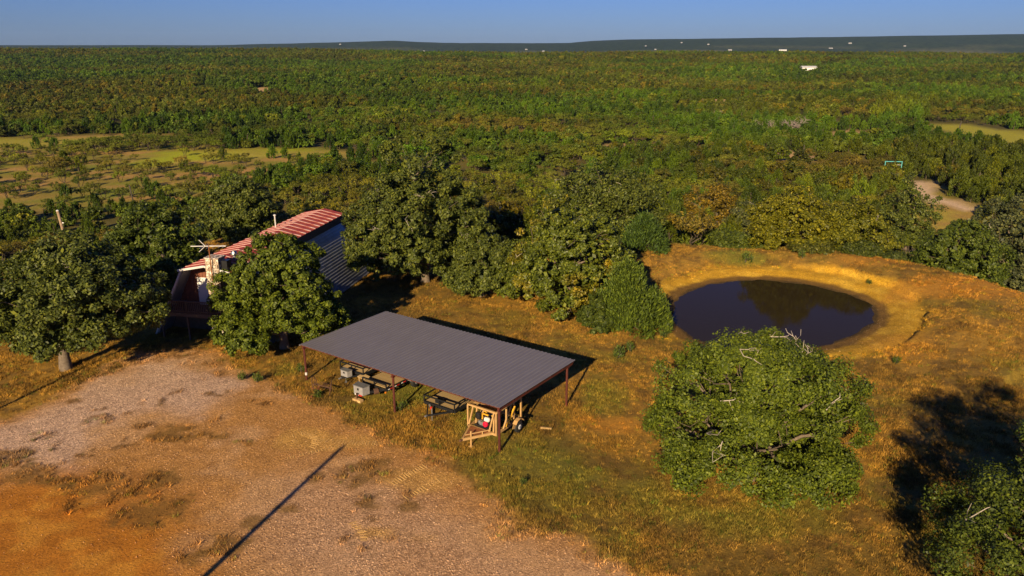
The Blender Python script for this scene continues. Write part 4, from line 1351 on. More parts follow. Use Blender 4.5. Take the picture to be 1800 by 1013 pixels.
# deck and railing
deck = link("deck", None, house)
DZ = 2.25; DX0, DX1, DY0 = -1.85, 3.9, -0.95
for k in range(16):
    y0 = DY0 + k * 0.155
    MB().box(DX0 if y0 < -0.3 else max(DX0, wall_x(DZ, -1) + 0.05), DX1, y0, y0 + 0.14, DZ - 0.05, DZ).build("deck_board", M['brown_wood'], deck)
MB().box(DX0, DX1, DY0 - 0.06, DY0 - 0.01, DZ - 0.32, DZ - 0.01).build("rim_joist", M['brown_wood'], deck)
MB().box(DX0, DX1, DY0 - 0.07, DY0 + 0.05, DZ + 0.86, DZ + 0.94).build("top_rail", M['brown_wood'], deck)
MB().box(DX0, DX1, DY0 - 0.04, DY0 + 0.01, DZ + 0.10, DZ + 0.17).build("bottom_rail", M['brown_wood'], deck)
MB().beam((DX0, DY0, DZ + 0.9), (DX0, 0.9, DZ + 0.9), 0.08).build("side_rail", M['brown_wood'], deck)
bal = MB().box(-0.025, 0.025, -0.075, -0.041, DZ + 0.02, DZ + 0.86).mesh("baluster", M['brown_wood'])
for k in range(37):
    link("baluster", bal, deck, (DX0 + 0.08 + k * 0.155, DY0, 0))
for x in (DX0 + 0.06, 0.4, DX1 - 0.06):
    MB().box(x - 0.06, x + 0.06, DY0 + 0.06, DY0 + 0.18, -0.2, DZ + 0.95).build("deck_post", M['brown_wood'], deck)

# the aerial on its mast, tied to the chimney
def house_pt(x, y, z):
    return house.matrix_basis @ Vector((x, y, z))
ap = house_pt(2.85, -0.78, 3.2)
aer = thing("tv_antenna", "thin metal aerial on a mast strapped to the stone chimney", "antenna", ap, math.radians(-4))
zt_ = EZ + 2.15 - 3.2
MB().tube([(0, 0, 0), (0, 0, zt_)], 0.04, 8).build("mast", M['rust'], aer)
MB().beam((-1.35, 0, zt_ - 0.12), (1.3, 0, zt_ - 0.05), 0.05).build("boom", M['white_trim'], aer)
for x, l in ((-0.35, 0.7), (0.1, 0.55), (0.5, 0.5), (0.9, 0.42), (1.2, 0.36)):
    MB().tube([(x, -l, zt_ - 0.09), (x, l, zt_ - 0.09)], 0.014, 5).build("element", M['white_trim'], aer)
for s in (-1, 1):
    MB().tube([(-0.25, 0, zt_ - 0.09), (-0.72, 0.1 * s, zt_ - 0.09 + 0.42 * s)], 0.022, 5).build("whisker", M['white_trim'], aer)

# ------------------------------------------------------------------ the metal shelter
A0 = gnd(526, 605, 2.95)
RZC = math.atan2(-0.572, 0.820)
CL, CW, CH = 16.5, 8.25, 2.95
shelter = thing("open_shelter", "open sided shelter with flat grey ribbed metal roof on red posts", "shelter", (A0[0], A0[1], 0), RZC)
def cpt(x, y):
    c, s = math.cos(RZC), math.sin(RZC)
    return A0[0] + x * c - y * s, A0[1] + x * s + y * c
rp = link("roof", None, shelter)
npan = 18; pw = CL / npan
def ribbed():
    m = MB(); prof = []
    nr = 3
    for k in range(nr):
        for f, o in ((0.0, 0.0), (0.66, 0.0), (0.74, 0.034), (0.90, 0.034)):
            prof.append(((k + f) / nr * pw, o))
    prof.append((pw - 0.003, 0.0))
    n = len(prof)
    vs = [(x, 0, z) for x, z in prof] + [(x, CW, z) for x, z in prof] + [(x, 0, z - 0.012) for x, z in prof] + [(x, CW, z - 0.012) for x, z in prof]
    fs = []
    for i in range(n - 1):
        fs += [(i, i + 1, n + i + 1, n + i), (2 * n + i + 1, 2 * n + i, 3 * n + i, 3 * n + i + 1), (i, 2 * n + i, 2 * n + i + 1, i + 1), (n + i, n + i + 1, 3 * n + i + 1, 3 * n + i)]
    return m.add(vs, fs).mesh("roof_panel", M['roofing'])
rpm = ribbed()
for k in range(npan):
    link("roof_panel", rpm, rp, (k * pw, 0, CH - 0.03))
MB().box(-0.03, 0.05, 0.0, CW, CH - 0.12, CH - 0.045).build("edge_trim", M['roofing'], rp)
for x, nm in ((0.18, 0), (8.3, 0), (16.33, 0)):
    MB().box(x - 0.06, x + 0.06, 0.12, CW - 0.12, CH - 0.33, CH - 0.165).build("rafter", M['red_steel'], shelter)
for k in range(7):
    y = 0.10 + k * (CW - 0.26) / 6
    MB().box(0.05, CL - 0.05, y, y + 0.06, CH - 0.16, CH - 0.055).build("purlin", M['red_steel'], shelter)
for x in (0.18, 8.3, 16.33):
    for y in (0.22, 7.55):
        wx, wy = cpt(x, y)
        zb = tz(wx, wy)
        p = link("post", None, shelter)
        MB().tube([(x, y, zb - 0.3), (x, y, CH - 0.345)], 0.075, 10).build("post_pipe", M['red_steel'], p)
        MB().box(x - 0.11, x + 0.11, y - 0.11, y + 0.11, CH - 0.36, CH - 0.335).build("cap_plate", M['red_steel'], p)
pmk = MB(); wx, wy = cpt(0.18, 0.22)
MB().tube([(0.18, 0.22, tz(wx, wy) + 0.35), (0.18, 0.22, tz(wx, wy) + 0.55)], 0.079, 10).build("pale_band", M['white_trim'], shelter)

# ------------------------------------------------------------------ trailers and machines under it
def wheel(parent, x, y, z, r, w, rim_mat, ax=(1, 0, 0)):
    wl = link("wheel", None, parent)
    MB().lathe((x - w / 2 * ax[0], y, z), ax, [(0, r * 0.60), (0.02, r * 0.93), (w * 0.25, r), (w * 0.75, r), (w - 0.02, r * 0.93), (w, r * 0.60)], 22).build("tyre", M['rubber'], wl, True)
    m = MB()
    m.lathe((x - w / 2 * ax[0] - 0.012, y, z), ax, [(0, r * 0.30), (0.03, r * 0.58), (w - 0.006, r * 0.58), (w + 0.024, r * 0.30)], 18)
    m.build("rim", M[rim_mat], wl, True)
    MB().lathe((x - w / 2 * ax[0] - 0.03, y, z), ax, [(0, r * 0.08), (0.03, r * 0.16), (w + 0.03, r * 0.16), (w + 0.06, r * 0.08)], 10).build("hub", M['black_steel'], wl)
    return wl

def place_local(name, label, cat, x, y):
    wx, wy = cpt(x, y)
    return thing(name, label, cat, (wx, wy, tz(wx, wy)), RZC)

def planks(parent, x0, x1, y0, y1, z, n, mat='plank'):
    d = link("deck", None, parent)
    w = (x1 - x0) / n
    m = MB().box(0, w - 0.018, 0, y1 - y0, 0, 0.045).mesh("plank", M[mat])
    for k in range(n):
        link("plank", m, d, (x0 + k * w, y0, z + random.uniform(-0.004, 0.004)))
    return d

def tool_box(parent, x, y, z, w, d, h, nm="tool_box"):
    tb = link(nm, None, parent)
    MB().prism([(x - w / 2, y - d / 2, z), (x + w / 2, y - d / 2, z), (x + w * 0.62, y + d / 2, z), (x - w * 0.62, y + d / 2, z)], (0, 0, h)).build("box_body", M['alu'], tb)
    MB().prism([(x - w / 2 - 0.03, y - d / 2 - 0.03, z + h), (x + w / 2 + 0.03, y - d / 2 - 0.03, z + h), (x + w * 0.62 + 0.03, y + d / 2 + 0.02, z + h), (x - w * 0.62 - 0.03, y + d / 2 + 0.02, z + h)], (0, 0, 0.05)).build("lid", M['steel'], tb)
    MB().box(x - 0.06, x + 0.06, y - d / 2 - 0.035, y - d / 2 - 0.004, z + h * 0.55, z + h * 0.8).build("latch", M['black_steel'], tb)
    return tb

def utility_trailer(name, label, x, y, w, l, zd, railh, tongue, rails, box=None, jack=True, mat='plank'):
    """origin: front left corner of the deck; tongue points to -y"""
    t = place_local(name, label, "trailer", x, y)
    fr = MB()
    for xx in (0, w):
        fr.beam((xx, 0, zd - 0.06), (xx, l, zd - 0.06), 0.11, 0.20)
    fr.beam((0.06, 0.0, zd - 0.05), (w - 0.06, 0.0, zd - 0.05), 0.12, 0.18)
    for yy in (l * 0.25, l * 0.5, l * 0.75, l):
        fr.beam((0.04, yy, zd - 0.1), (w - 0.04, yy, zd - 0.1), 0.06, 0.08)
    fr.build("frame", M['black_steel'], t)
    tg = MB(); c = w / 2
    tg.beam((0.25, 0.05, zd - 0.14), (c, -tongue, zd - 0.18), 0.08, 0.10); tg.beam((w - 0.25, 0.05, zd - 0.14), (c, -tongue, zd - 0.18), 0.08, 0.10)
    tg.build("tongue", M['black_steel'], t)
    MB().lathe((c, -tongue - 0.22, zd - 0.17), (0, 1, 0), [(0, 0.03), (0.05, 0.06), (0.2, 0.06), (0.26, 0.04)], 8).build("coupler", M['steel'], t)
    if jack:
        j = MB(); j.tube([(c + 0.16, -tongue + 0.28, 0.0), (c + 0.16, -tongue + 0.28, zd + 0.25)], 0.035, 8); j.box(c + 0.06, c + 0.26, -tongue + 0.2, -tongue + 0.36, -0.01, 0.02)
        j.build("jack", M['steel'], t)
    planks(t, 0.05, w - 0.05, 0.05, l - 0.05, zd - 0.02, 11, mat)
    if rails:
        rl = link("rail", None, t)
        for a, b in (((0, 0, zd + railh), (w, 0, zd + railh)), ((0, 0, zd + railh), (0, l, zd + railh)), ((w, 0, zd + railh), (w, l, zd + railh))):
            MB().beam(a, b, 0.075).build("top_rail", M['black_steel'], rl)
        for xx, yy in ((0, 0), (w / 2, 0), (w, 0), (0, l * 0.33), (0, l * 0.66), (0, l), (w, l * 0.33), (w, l * 0.66), (w, l)):
            MB().beam((xx, yy, zd - 0.05), (xx, yy, zd + railh - 0.04), 0.065).build("stake", M['black_steel'], rl)
        for k in range(4):
            y0_ = l * k / 4
            MB().beam((w + 0.02, y0_ + 0.05, zd), (w + 0.02, y0_ + l / 4 - 0.05, zd + railh - 0.03), 0.03).build("brace", M['black_steel'], rl)
    for xx in (-0.17, w + 0.17):
        for yy in (l * 0.55,):
            wheel(t, xx, yy, 0.34, 0.34, 0.20, 'rim')
            f = MB()
            for k in range(7):
                a = math.pi * k / 6; b = math.pi * (k + 1) / 6
                if k < 6:
                    f.beam((xx, yy - 0.44 * math.cos(a), 0.36 + 0.44 * math.sin(a)), (xx, yy - 0.44 * math.cos(b), 0.36 + 0.44 * math.sin(b)), 0.24, 0.02)
            f.build("fender", M['black_steel'], t)
    if box:
        tool_box(t, c + box[0], box[1], zd - 0.12, box[2], box[3], box[4])
    return t

utility_trailer("utility_trailer", "railed wooden deck trailer nearest the left post of the shelter", 1.35, 2.25, 2.2, 4.3, 0.55, 0.42, 1.0, True, (0.1, -0.62, 0.62, 0.36, 0.42))
t3 = utility_trailer("utility_trailer", "railed black trailer with an empty deck right of the middle post", 9.4, 1.75, 2.45, 4.6, 0.55, 0.42, 1.15, True, None, mat='plank_worn')
MB().lathe((1.05, -0.55, 0.52), (0, 0, 1), [(0, 0.07), (0.14, 0.07), (0.16, 0.03)], 8).build("red_canister", M['tape_red'], t3)
MB().beam((0.55, -0.15, 0.52), (1.0, -0.5, 0.52), 0.08, 0.05).build("ramp_spring", M['alu'], t3)
MB().box(0.8, 1.25, 0.12, 0.45, 0.61, 0.85).build("winch", M['black_steel'], t3)

# the heavy flat deck trailer with reflective tape
t2 = place_local("flatbed_trailer", "flat wooden deck trailer with red and white tape and a large silver tool box", "trailer", 4.5, 1.3)
fr = MB()
for xx in (0.0, 2.1):
    fr.beam((xx, 0, 0.60), (xx, 5.6, 0.60), 0.09, 0.20)
for yy in (0.0, 1.1, 2.2, 3.3, 4.4, 5.6):
    fr.beam((0.05, yy, 0.58), (2.05, yy, 0.58), 0.08, 0.12)
fr.build("frame", M['black_steel'], t2)
tg = MB(); tg.beam((0.35, 0.1, 0.52), (0.75, -1.25, 0.42), 0.10, 0.16); tg.beam((1.75, 0.1, 0.52), (0.75, -1.25, 0.42), 0.10, 0.16)
tg.build("tongue", M['black_steel'], t2)
planks(t2, 0.06, 2.04, 0.06, 5.5, 0.68, 12, 'plank_worn')
head = MB(); head.beam((0.0, -0.02, 0.98), (2.1, -0.02, 0.98), 0.08); head.beam((0.0, -0.02, 0.62), (0.0, -0.02, 0.98), 0.07); head.beam((1.05, -0.02, 0.62), (1.05, -0.02, 0.98), 0.07); head.beam((2.1, -0.02, 0.62), (2.1, -0.02, 0.98), 0.07)
head.build("head_rail", M['black_steel'], t2)
tool_box(t2, 0.78, -0.95, 0.40, 0.80, 0.52, 0.56)
MB().box(0.50, 0.82, -1.26, -1.222, 0.36, 0.43).build("white_tape", M['tape_white'], t2)
MB().box(0.83, 1.12, -1.26, -1.222, 0.36, 0.43).build("red_tape", M['tape_red'], t2)
for k in range(6):
    y0_ = 0.1 + k * 0.62
    MB().box(2.147, 2.152, y0_, y0_ + 0.16, 0.57, 0.64).build("white_tape", M['tape_white'], t2)
    MB().box(2.147, 2.152, y0_ + 0.17, y0_ + 0.44, 0.57, 0.64).build("red_tape", M['tape_red'], t2)
MB().box(2.10, 2.17, -0.18, -0.08, 0.45, 0.54).build("marker_light", M['amber'], t2)
for xx in (-0.20, 2.36):
    for yy in (2.45, 3.35):
        wheel(t2, xx, yy, 0.40, 0.40, 0.26, 'alu')
f = MB()
for xx in (-0.20, 2.36):
    f.beam((xx, 1.9, 0.62), (xx, 2.1, 0.86), 0.30, 0.02); f.beam((xx, 2.1, 0.86), (xx, 3.7, 0.86), 0.30, 0.02); f.beam((xx, 3.7, 0.86), (xx, 3.9, 0.62), 0.30, 0.02)
f.build("fender", M['alu'], t2)
MB().lathe((1.35, -0.42, 0.45), (0.5, 1, 0), [(0, 0.10), (0.05, 0.20), (0.30, 0.20), (0.36, 0.10)], 12).build("winch_drum", M['rust_dark'], t2)
MB().box(0.30, 1.0, -0.50, -0.15, 0.55, 0.80).build("battery_box", M['black_steel'], t2)
jk = MB(); jk.tube([(0.75, -1.34, 0.0), (0.75, -1.34, 0.55)], 0.05, 8); jk.box(0.55, 0.95, -1.5, -1.15, -0.01, 0.05); jk.build("jack", M['rust_dark'], t2)
wb_ = place_local("wooden_block", "timber block under the silver tool box of the flat trailer", "block", 5.35, -0.05)
MB().box(-0.35, 0.35, -0.15, 0.15, 0.0, 0.16).build("block", M['lumber'], wb_)
wd = place_local("wooden_ramp_board", "pale loose board lying across the left trailer's tongue end", "board", 3.75, 2.05)
wd_m = MB(); wd_m.add([(-0.45, -0.12, 0.50), (0.55, -0.30, 0.50), (0.55, 0.22, 0.56), (-0.45, 0.40, 0.56), (-0.45, -0.12, 0.46), (0.55, -0.30, 0.46), (0.55, 0.22, 0.52), (-0.45, 0.40, 0.52)],
                      [(0, 1, 2, 3), (7, 6, 5, 4), (0, 4, 5, 1), (1, 5, 6, 2), (2, 6, 7, 3), (3, 7, 4, 0)])
wd_m.build("board", M['plank'], wd)
for q in ((-0.4, 0.0), (0.5, -0.2), (0.5, 0.15)):
    MB().beam((q[0], q[1], 0.0), (q[0], q[1], 0.48), 0.06).build("leg", M['plank'], wd)

# the tan machine on its own axle at the right hand end
mc = place_local("towed_machine", "tan framed towed machine with red engine at the right end of the shelter", "machine", 13.65, 0.8)
fw, fl = 2.05, 2.5
tr = MB()
tr.beam((0.15, 0.0, 0.62), (0.72, -1.45, 0.55), 0.10, 0.14); tr.beam((1.75, 0.0, 0.62), (0.72, -1.45, 0.55), 0.10, 0.14)
tr.beam((0.0, 0.0, 0.62), (fw, 0.0, 0.62), 0.10, 0.14); tr.beam((0.05, 0, 0.62), (0.05, fl, 0.62), 0.10, 0.14); tr.beam((fw - 0.05, 0, 0.62), (fw - 0.05, fl, 0.62), 0.10, 0.14); tr.beam((0, fl, 0.62), (fw, fl, 0.62), 0.10, 0.14)
tr.build("chassis", M['tan'], mc)
MB().add([(0.72, -1.25, 0.66), (1.62, -0.06, 0.70), (0.25, -0.06, 0.70), (0.72, -1.25, 0.645), (1.62, -0.06, 0.685), (0.25, -0.06, 0.685)], [(0, 1, 2), (5, 4, 3), (0, 3, 4, 1), (1, 4, 5, 2), (2, 5, 3, 0)]).build("tongue_plate", M['rust'], mc)
tp = MB(); tp.beam((0.80, -1.30, 0.80), (1.68, -0.05, 0.86), 0.05); tp.beam((1.0, -1.0, 0.62), (1.0, -1.0, 0.82), 0.05); tp.beam((1.4, -0.45, 0.62), (1.4, -0.45, 0.84), 0.05)
tp.build("guard_rail", M['tan'], mc)
MB().lathe((0.70, -1.72, 0.55), (0.05, 1, 0), [(0, 0.03), (0.05, 0.08), (0.22, 0.07), (0.3, 0.05)], 8).build("coupler", M['rust_dark'], mc)
jk = MB(); jk.tube([(1.0, -1.02, 0.02), (1.0, -1.02, 0.98)], 0.05, 8); jk.box(0.88, 1.12, -1.12, -0.92, 0, 0.03); jk.build("jack", M['tan'], mc)
MB().tube([(0.1, -0.1, 0.75), (0.62, -1.4, 0.62)], 0.018, 5).build("chain", M['rust_dark'], mc)
up = link("upright_frame", None, mc)
ZT = 1.95
for a, b in (((0.0, 0.0, 0.55), (0.0, 0.0, ZT)), ((0.05, 0.02, 0.66), (0.40, 0.0, ZT)), ((0.32, 0.35, 0.55), (0.42, 0.35, ZT)), ((1.55, -0.02, 0.66), (1.90, 0.0, ZT)), ((1.78, 0.1, 0.6), (1.85, 0.1, ZT)),
             ((fw, 0.0, 0.55), (fw, 0.0, ZT)), ((fw, 1.0, 0.95), (fw, 1.0, ZT)), ((fw, 0.7, 0.7), (fw, 1.5, ZT)), ((fw, fl, 0.3), (fw, fl, ZT)), ((0.0, fl, 0.3), (0.0, fl, ZT)), ((fw, 1.75, 0.9), (fw, 1.75, ZT))):
    MB().beam(a, b, 0.085).build("upright", M['tan'], up)
for a, b in (((0, 0, ZT + 0.05), (fw, 0, ZT + 0.05)), ((fw, 0, ZT + 0.05), (fw, fl, ZT + 0.05)), ((0, 0, ZT + 0.05), (0, fl, ZT + 0.05)), ((0, fl, ZT + 0.05), (fw, fl, ZT + 0.05))):
    MB().beam(a, b, 0.10).build("top_beam", M['tan'], up)
# hopper: a pan whose sides slope in below the top frame
hp_ = MB()
o_, i_ = [(0.08, 0.08), (fw - 0.08, 0.08), (fw - 0.08, fl - 0.08), (0.08, fl - 0.08)], [(0.62, 0.75), (fw - 0.62, 0.75), (fw - 0.62, fl - 0.75), (0.62, fl - 0.75)]
vs = [(x, y, ZT) for x, y in o_] + [(x, y, ZT - 0.50) for x, y in i_] + [(x, y, ZT - 0.02) for x, y in o_] + [(x, y, ZT - 0.53) for x, y in i_]
fs = []
for k in range(4):
    k2 = (k + 1) % 4
    fs += [(k, k2, 4 + k2, 4 + k), (8 + k2, 8 + k, 12 + k, 12 + k2), (k, 8 + k, 8 + k2, k2)]
fs += [(4, 5, 6, 7), (15, 14, 13, 12)]
hp_.add(vs, fs).build("hopper", M['tan'], mc)
eng = link("engine", None, mc)
MB().box(0.35, 1.55, 0.12, 0.95, 0.68, 0.76).build("mount_plate", M['black_steel'], eng)
MB().lathe((1.18, 0.02, 0.98), (0, 1, 0), [(0, 0.06), (0.03, 0.16), (0.13, 0.18), (0.16, 0.12)], 16).build("recoil_cover", M['engine_red'], eng)
MB().box(1.02, 1.36, 0.19, 0.52, 0.77, 1.10).build("engine_block", M['black_steel'], eng)
MB().lathe((1.06, 0.22, 1.26), (1, 0, 0), [(0, 0.05), (0.04, 0.13), (0.30, 0.14), (0.36, 0.06)], 14).build("fuel_tank", M['engine_white'], eng)
MB().lathe((0.55, 0.30, 1.12), (0, 0, 1), [(0, 0.14), (0.05, 0.18), (0.34, 0.18), (0.40, 0.12)], 14).build("air_tank", M['black_steel'], eng)
MB().lathe((0.62, 0.20, 0.90), (0.3, 1, 0), [(0, 0.05), (0.04, 0.13), (0.2, 0.13), (0.25, 0.06)], 12).build("pulley", M['steel'], eng)
MB().box(0.70, 0.95, 0.20, 0.5, 0.77, 0.98).build("pump", M['steel'], eng)
MB().beam((0.72, 0.45, 1.05), (0.72, 0.45, 1.45), 0.07).build("yellow_arm", M['yellow'], eng)
MB().beam((0.72, 0.45, 1.42), (1.15, 0.45, 1.40), 0.07).build("yellow_arm", M['yellow'], eng)
MB().beam((1.30, 0.6, 1.35), (1.62, 0.6, 1.50), 0.07).build("yellow_arm", M['yellow'], eng)
MB().beam((0.3, 0.6, 1.70), (0.75, 0.9, 1.25), 0.06).build("yellow_arm", M['yellow'], eng)
MB().lathe((0.7, 1.25, 1.05), (1, 0, 0), [(0, 0.1), (0.05, 0.32), (0.60, 0.32), (0.65, 0.1)], 16).build("drum", M['black_steel'], mc)
MB().beam((0.2, 1.9, 0.55), (fw + 0.15, 1.9, 0.55), 0.10).build("axle", M['black_steel'], mc)
for xx in (-0.20, fw + 0.20):
    wheel(mc, xx, 1.95, 0.37, 0.37, 0.20, 'rim')
for xx in (-0.20, fw + 0.20):
    f = MB()
    for k in range(5):
        a = math.pi * (0.0 + 0.17 * k); b = math.pi * (0.17 * (k + 1))
        f.beam((xx, 1.95 - 0.48 * math.cos(a), 0.42 + 0.48 * math.sin(a)), (xx, 1.95 - 0.48 * math.cos(b), 0.42 + 0.48 * math.sin(b)), 0.26, 0.025)
    f.build("fender", M['tan'], mc)
MB().beam((fw + 0.08, 0.9, 0.75), (fw + 0.08, 1.75, 1.75), 0.09).build("chute", M['yellow'], mc)

# the rusty hay rake left of the trailers
rk = place_local("hay_rake", "rusty old farm implement with spoked wheels in the grass by the trailers", "implement", 2.7, -0.75)
def spoked(parent, c, r, ax, n=10):
    wl = link("spoked_wheel", None, parent)
    axv = Vector(ax).normalized(); s = axv.cross(Vector((0, 0, 1))).normalized(); t = s.cross(axv)
    pts = [Vector(c) + (s * math.cos(6.283 * k / 24) + t * math.sin(6.283 * k / 24)) * r for k in range(25)]
    MB().tube(pts, 0.028, 5, False).build("rim", M['rust_dark'], wl)
    for k in range(n):
        a = 6.283 * k / n
        MB().tube([c, Vector(c) + (s * math.cos(a) + t * math.sin(a)) * r], 0.012, 4).build("spoke", M['rust_dark'], wl)
    MB().lathe(Vector(c) - axv * 0.1, ax, [(0, 0.05), (0.2, 0.05)], 8).build("hub", M['rust_dark'], wl)
spoked(rk, (-0.55, 0.0, 0.55), 0.55, (0.75, 0.6, 0.25)); spoked(rk, (0.65, 0.25, 0.50), 0.52, (0.7, 0.7, -0.2))
MB().tube([(-0.55, 0, 0.55), (0.65, 0.25, 0.50)], 0.04, 6).build("axle", M['rust_dark'], rk)
MB().beam((-0.5, -0.35, 0.45), (0.25, -0.30, 0.52), 0.10, 0.04).build("seat_bar", M['rust'], rk)
MB().beam((-0.1, 0.0, 0.50), (0.15, -0.95, 0.18), 0.08).build("draw_bar", M['rust'], rk)
for k in range(9):
    x = -0.45 + k * 0.12
    MB().tube([(x, 0.1, 0.52), (x + 0.05, 0.45, 0.62), (x + 0.05, 0.65, 0.35), (x, 0.55, 0.06)], 0.012, 4).build("tine", M['rust_dark'], rk)

lm = place_local("lumber_piece", "short pale piece of lumber on the grass right of the shelter", "lumber", 16.9, 4.2)
MB().beam((-0.28, -0.12, 0.07), (0.34, 0.14, 0.07), 0.12, 0.10).build("board", M['lumber'], lm)
MB().beam((-0.20, -0.16, 0.02), (0.24, 0.20, 0.02), 0.05, 0.04).build("batten", M['lumber'], lm)

# ------------------------------------------------------------------ poles, small buildings, frame, tyre marks, weeds
def pole(label, base, h, r=0.14, lean=(0, 0), mat='pole', cap=True, name='utility_pole'):
    t = thing(name, label, "pole", base)
    MB().tube([(0, 0, -0.5), (lean[0] * 0.5, lean[1] * 0.5, h * 0.5), (lean[0], lean[1], h)], [r * 1.1, r, r * 0.85], 12).build("shaft", M[mat], t, True)
    if cap:
        MB().lathe((lean[0], lean[1], h - 0.01), (0, 0, 1), [(0, r * 0.95), (0.05, r * 0.95), (0.12, r * 0.3)], 10).build("cap", M['white_trim'], t)
        MB().lathe((lean[0] * 0.8 + r, lean[1] * 0.8, h * 0.78), (1, 0, 0), [(-0.02, 0.02), (0.03, 0.06), (0.12, 0.06), (0.16, 0.03)], 8).build("insulator", M['white_paint'], t)
    return t
def at_Y(px, py, Y):
    d = ray(px, py); return Vector((d[0] / d[1] * Y, Y, HCAM + d[2] / d[1] * Y))
q = at_Y(101, 371, 76.0); gz = tz(q.x + 0.6, 76)
pole("pale leaning wooden pole rising behind the broad left oak", (q.x + 0.6, 76, gz), q.z - gz, 0.15, (-0.6, 0))
q = hit(235, 358, 60); pole("short dark post standing in the dry left field", tuple(q), 4.2, 0.14, (-0.35, 0), 'dark_pole', False, 'post')
q = hit(1410, 290, 60); pole("thin dark pole in the right brush below the dead trees", tuple(q), 6.0, 0.16, (0, 0), 'dark_pole', False)
q = hit(1682, 240, 60); pole("thin leaning pole at the left end of the right hand meadow", tuple(q), 6.0, 0.2, (0.8, 0), 'dark_pole', False)
sdx, sdy = math.sin(SUN_AZ), math.cos(SUN_AZ)
def shadow_pole(label, px, py, h, r):
    g = gnd(px, py); L = h / math.tan(SUN_EL)
    x, y = g[0] - sdx * L, g[1] - sdy * L
    pole(label, (x, y, tz(x, y)), h, r, cap=False)
shadow_pole("tall pole out of view whose long shadow crosses the gravel", 596, 799, 11.0, 0.15)
shadow_pole("pole out of view left whose shadow passes the broad oak's trunk", 210, 632, 9.0, 0.13)

def cottage(label, px, py, w, d, h, rz=0.0, name="far_house", wall='far_wall', roofm='far_roof', sink=0.0):
    p = hit(px, py, 60)
    t = thing(name, label, "house", (p.x, p.y, p.z - sink), rz)
    wl = MB().box(-w / 2, w / 2, -d / 2, d / 2, -1.0, h).build("wall", M[wall], t)
    rr = MB(); e = 0.4
    rr.prism([(-w / 2 - e, -d / 2 - e, h - 0.05), (-w / 2 - e, 0, h + d * 0.22), (-w / 2 - e, d / 2 + e, h - 0.05), (-w / 2 - e, d / 2 + e, h + 0.1), (-w / 2 - e, 0, h + d * 0.22 + 0.2), (-w / 2 - e, -d / 2 - e, h + 0.1)], (w + 2 * e, 0, 0))
    rr.build("roof", M[roofm], t)
    MB().box(-w * 0.08, w * 0.08, -d / 2 - 0.05, -d / 2 - 0.01, 0, min(2.4, h * 0.8)).build("door", M['brown_wood'], t)
    for k in (-0.35, -0.2, 0.2, 0.35):
        MB().box(k * w - w * 0.04, k * w + w * 0.04, -d / 2 - 0.04, -d / 2 - 0.01, h * 0.4, h * 0.75).build("window", M['dark_glass'], t)
    return t
cottage("long white house alone in the green wood, right of centre", 1420, 129, 16, 7, 4.4, 0.05, sink=-1.6)
far_list = [(1376, 90, 34, 14, 9, "large white barn at the foot of the far right ridge"),
            (690, 91, 26, 10, 6, "white building at the foot of the far hill, left of centre"),
            (598, 79, 14, 8, 6, "tiny white house high on the far hill, left of centre"),
            (1245, 79, 16, 8, 6, "tiny white house halfway up the far ridge, right of centre"),
            (1198, 76, 14, 8, 6, "tiny white house near the top of the far ridge"),
            (1494, 77, 16, 8, 6, "tiny white house on the far right ridge above the barn"),
            (1283, 89, 16, 8, 6, "small white house at the ridge foot left of the barn"),
            (1152, 88, 14, 8, 5, "small pale house at the ridge foot in the middle"),
            (925, 88, 18, 8, 5, "small pale house on the far valley floor at centre"),
            (955, 91, 18, 8, 5, "small pale house on the far valley floor right of centre"),
            (745, 91, 16, 8, 5, "small pale house right of the white hill foot building"),
            (1135, 82, 14, 8, 5, "tiny pale house part way up the middle of the ridge"),
            (1460, 86, 18, 9, 5, "small pale house right of the large far barn"),
            (560, 92, 16, 8, 5, "small pale house left of the white hill foot building"),
            (1590, 82, 18, 9, 5, "small pale house on the far right slope")]
for px_, py_, w_, d_, h_, lb in far_list:
    cottage(lb, px_, py_, w_ if 'barn' in lb else w_ * 0.55, d_, h_ * 0.5, random.uniform(-0.4, 0.4), wall='far_wall' if 'white b' in lb else 'dull_wall')

# a hunting blind on legs
p = hit(1437, 247, 60)
bl = thing("deer_blind", "small cream hut on legs in the right brush", "hut", (p.x, p.y, p.z + 0.6), 0.1); bl.scale = (0.75, 0.75, 0.8)
MB().box(-1.05, 1.05, -0.9, 0.9, 2.0, 4.0).build("cabin", M['shed'], bl)
MB().box(-1.25, 1.25, -1.1, 1.1, 4.003, 4.15).build("roof", M['shed'], bl)
MB().box(-0.2, 0.85, -0.94, -0.903, 2.9, 3.4).build("window", M['dark_glass'], bl)
for sx_ in (-0.95, 0.95):
    for sy_ in (-0.8, 0.8):
        MB().beam((sx_, sy_, -1.2), (sx_, sy_, 1.995), 0.14).build("leg", M['brown_wood'], bl)
# a teal pipe gateway by the track
p = hit(1576, 312, 60)
tf = thing("pipe_gateway", "teal pipe gateway standing above the scrub near the track", "gateway", p, 0.0)
MB().tube([(0.9, 0, -0.4), (0.9, 0, 4.2)], 0.11, 8).build("upright", M['teal'], tf)
MB().tube([(-3.4, 0.6, -0.4), (-3.4, 0.6, 4.2)], 0.11, 8).build("upright", M['teal'], tf)
MB().tube([(-3.6, 0.6, 4.3), (1.0, 0, 4.3)], 0.11, 8).build("cross_pipe", M['teal'], tf)
MB().tube([(-1.6, 0.4, 3.5), (0.8, 0.05, 3.4)], 0.05, 6).build("brace", M['white_trim'], tf)

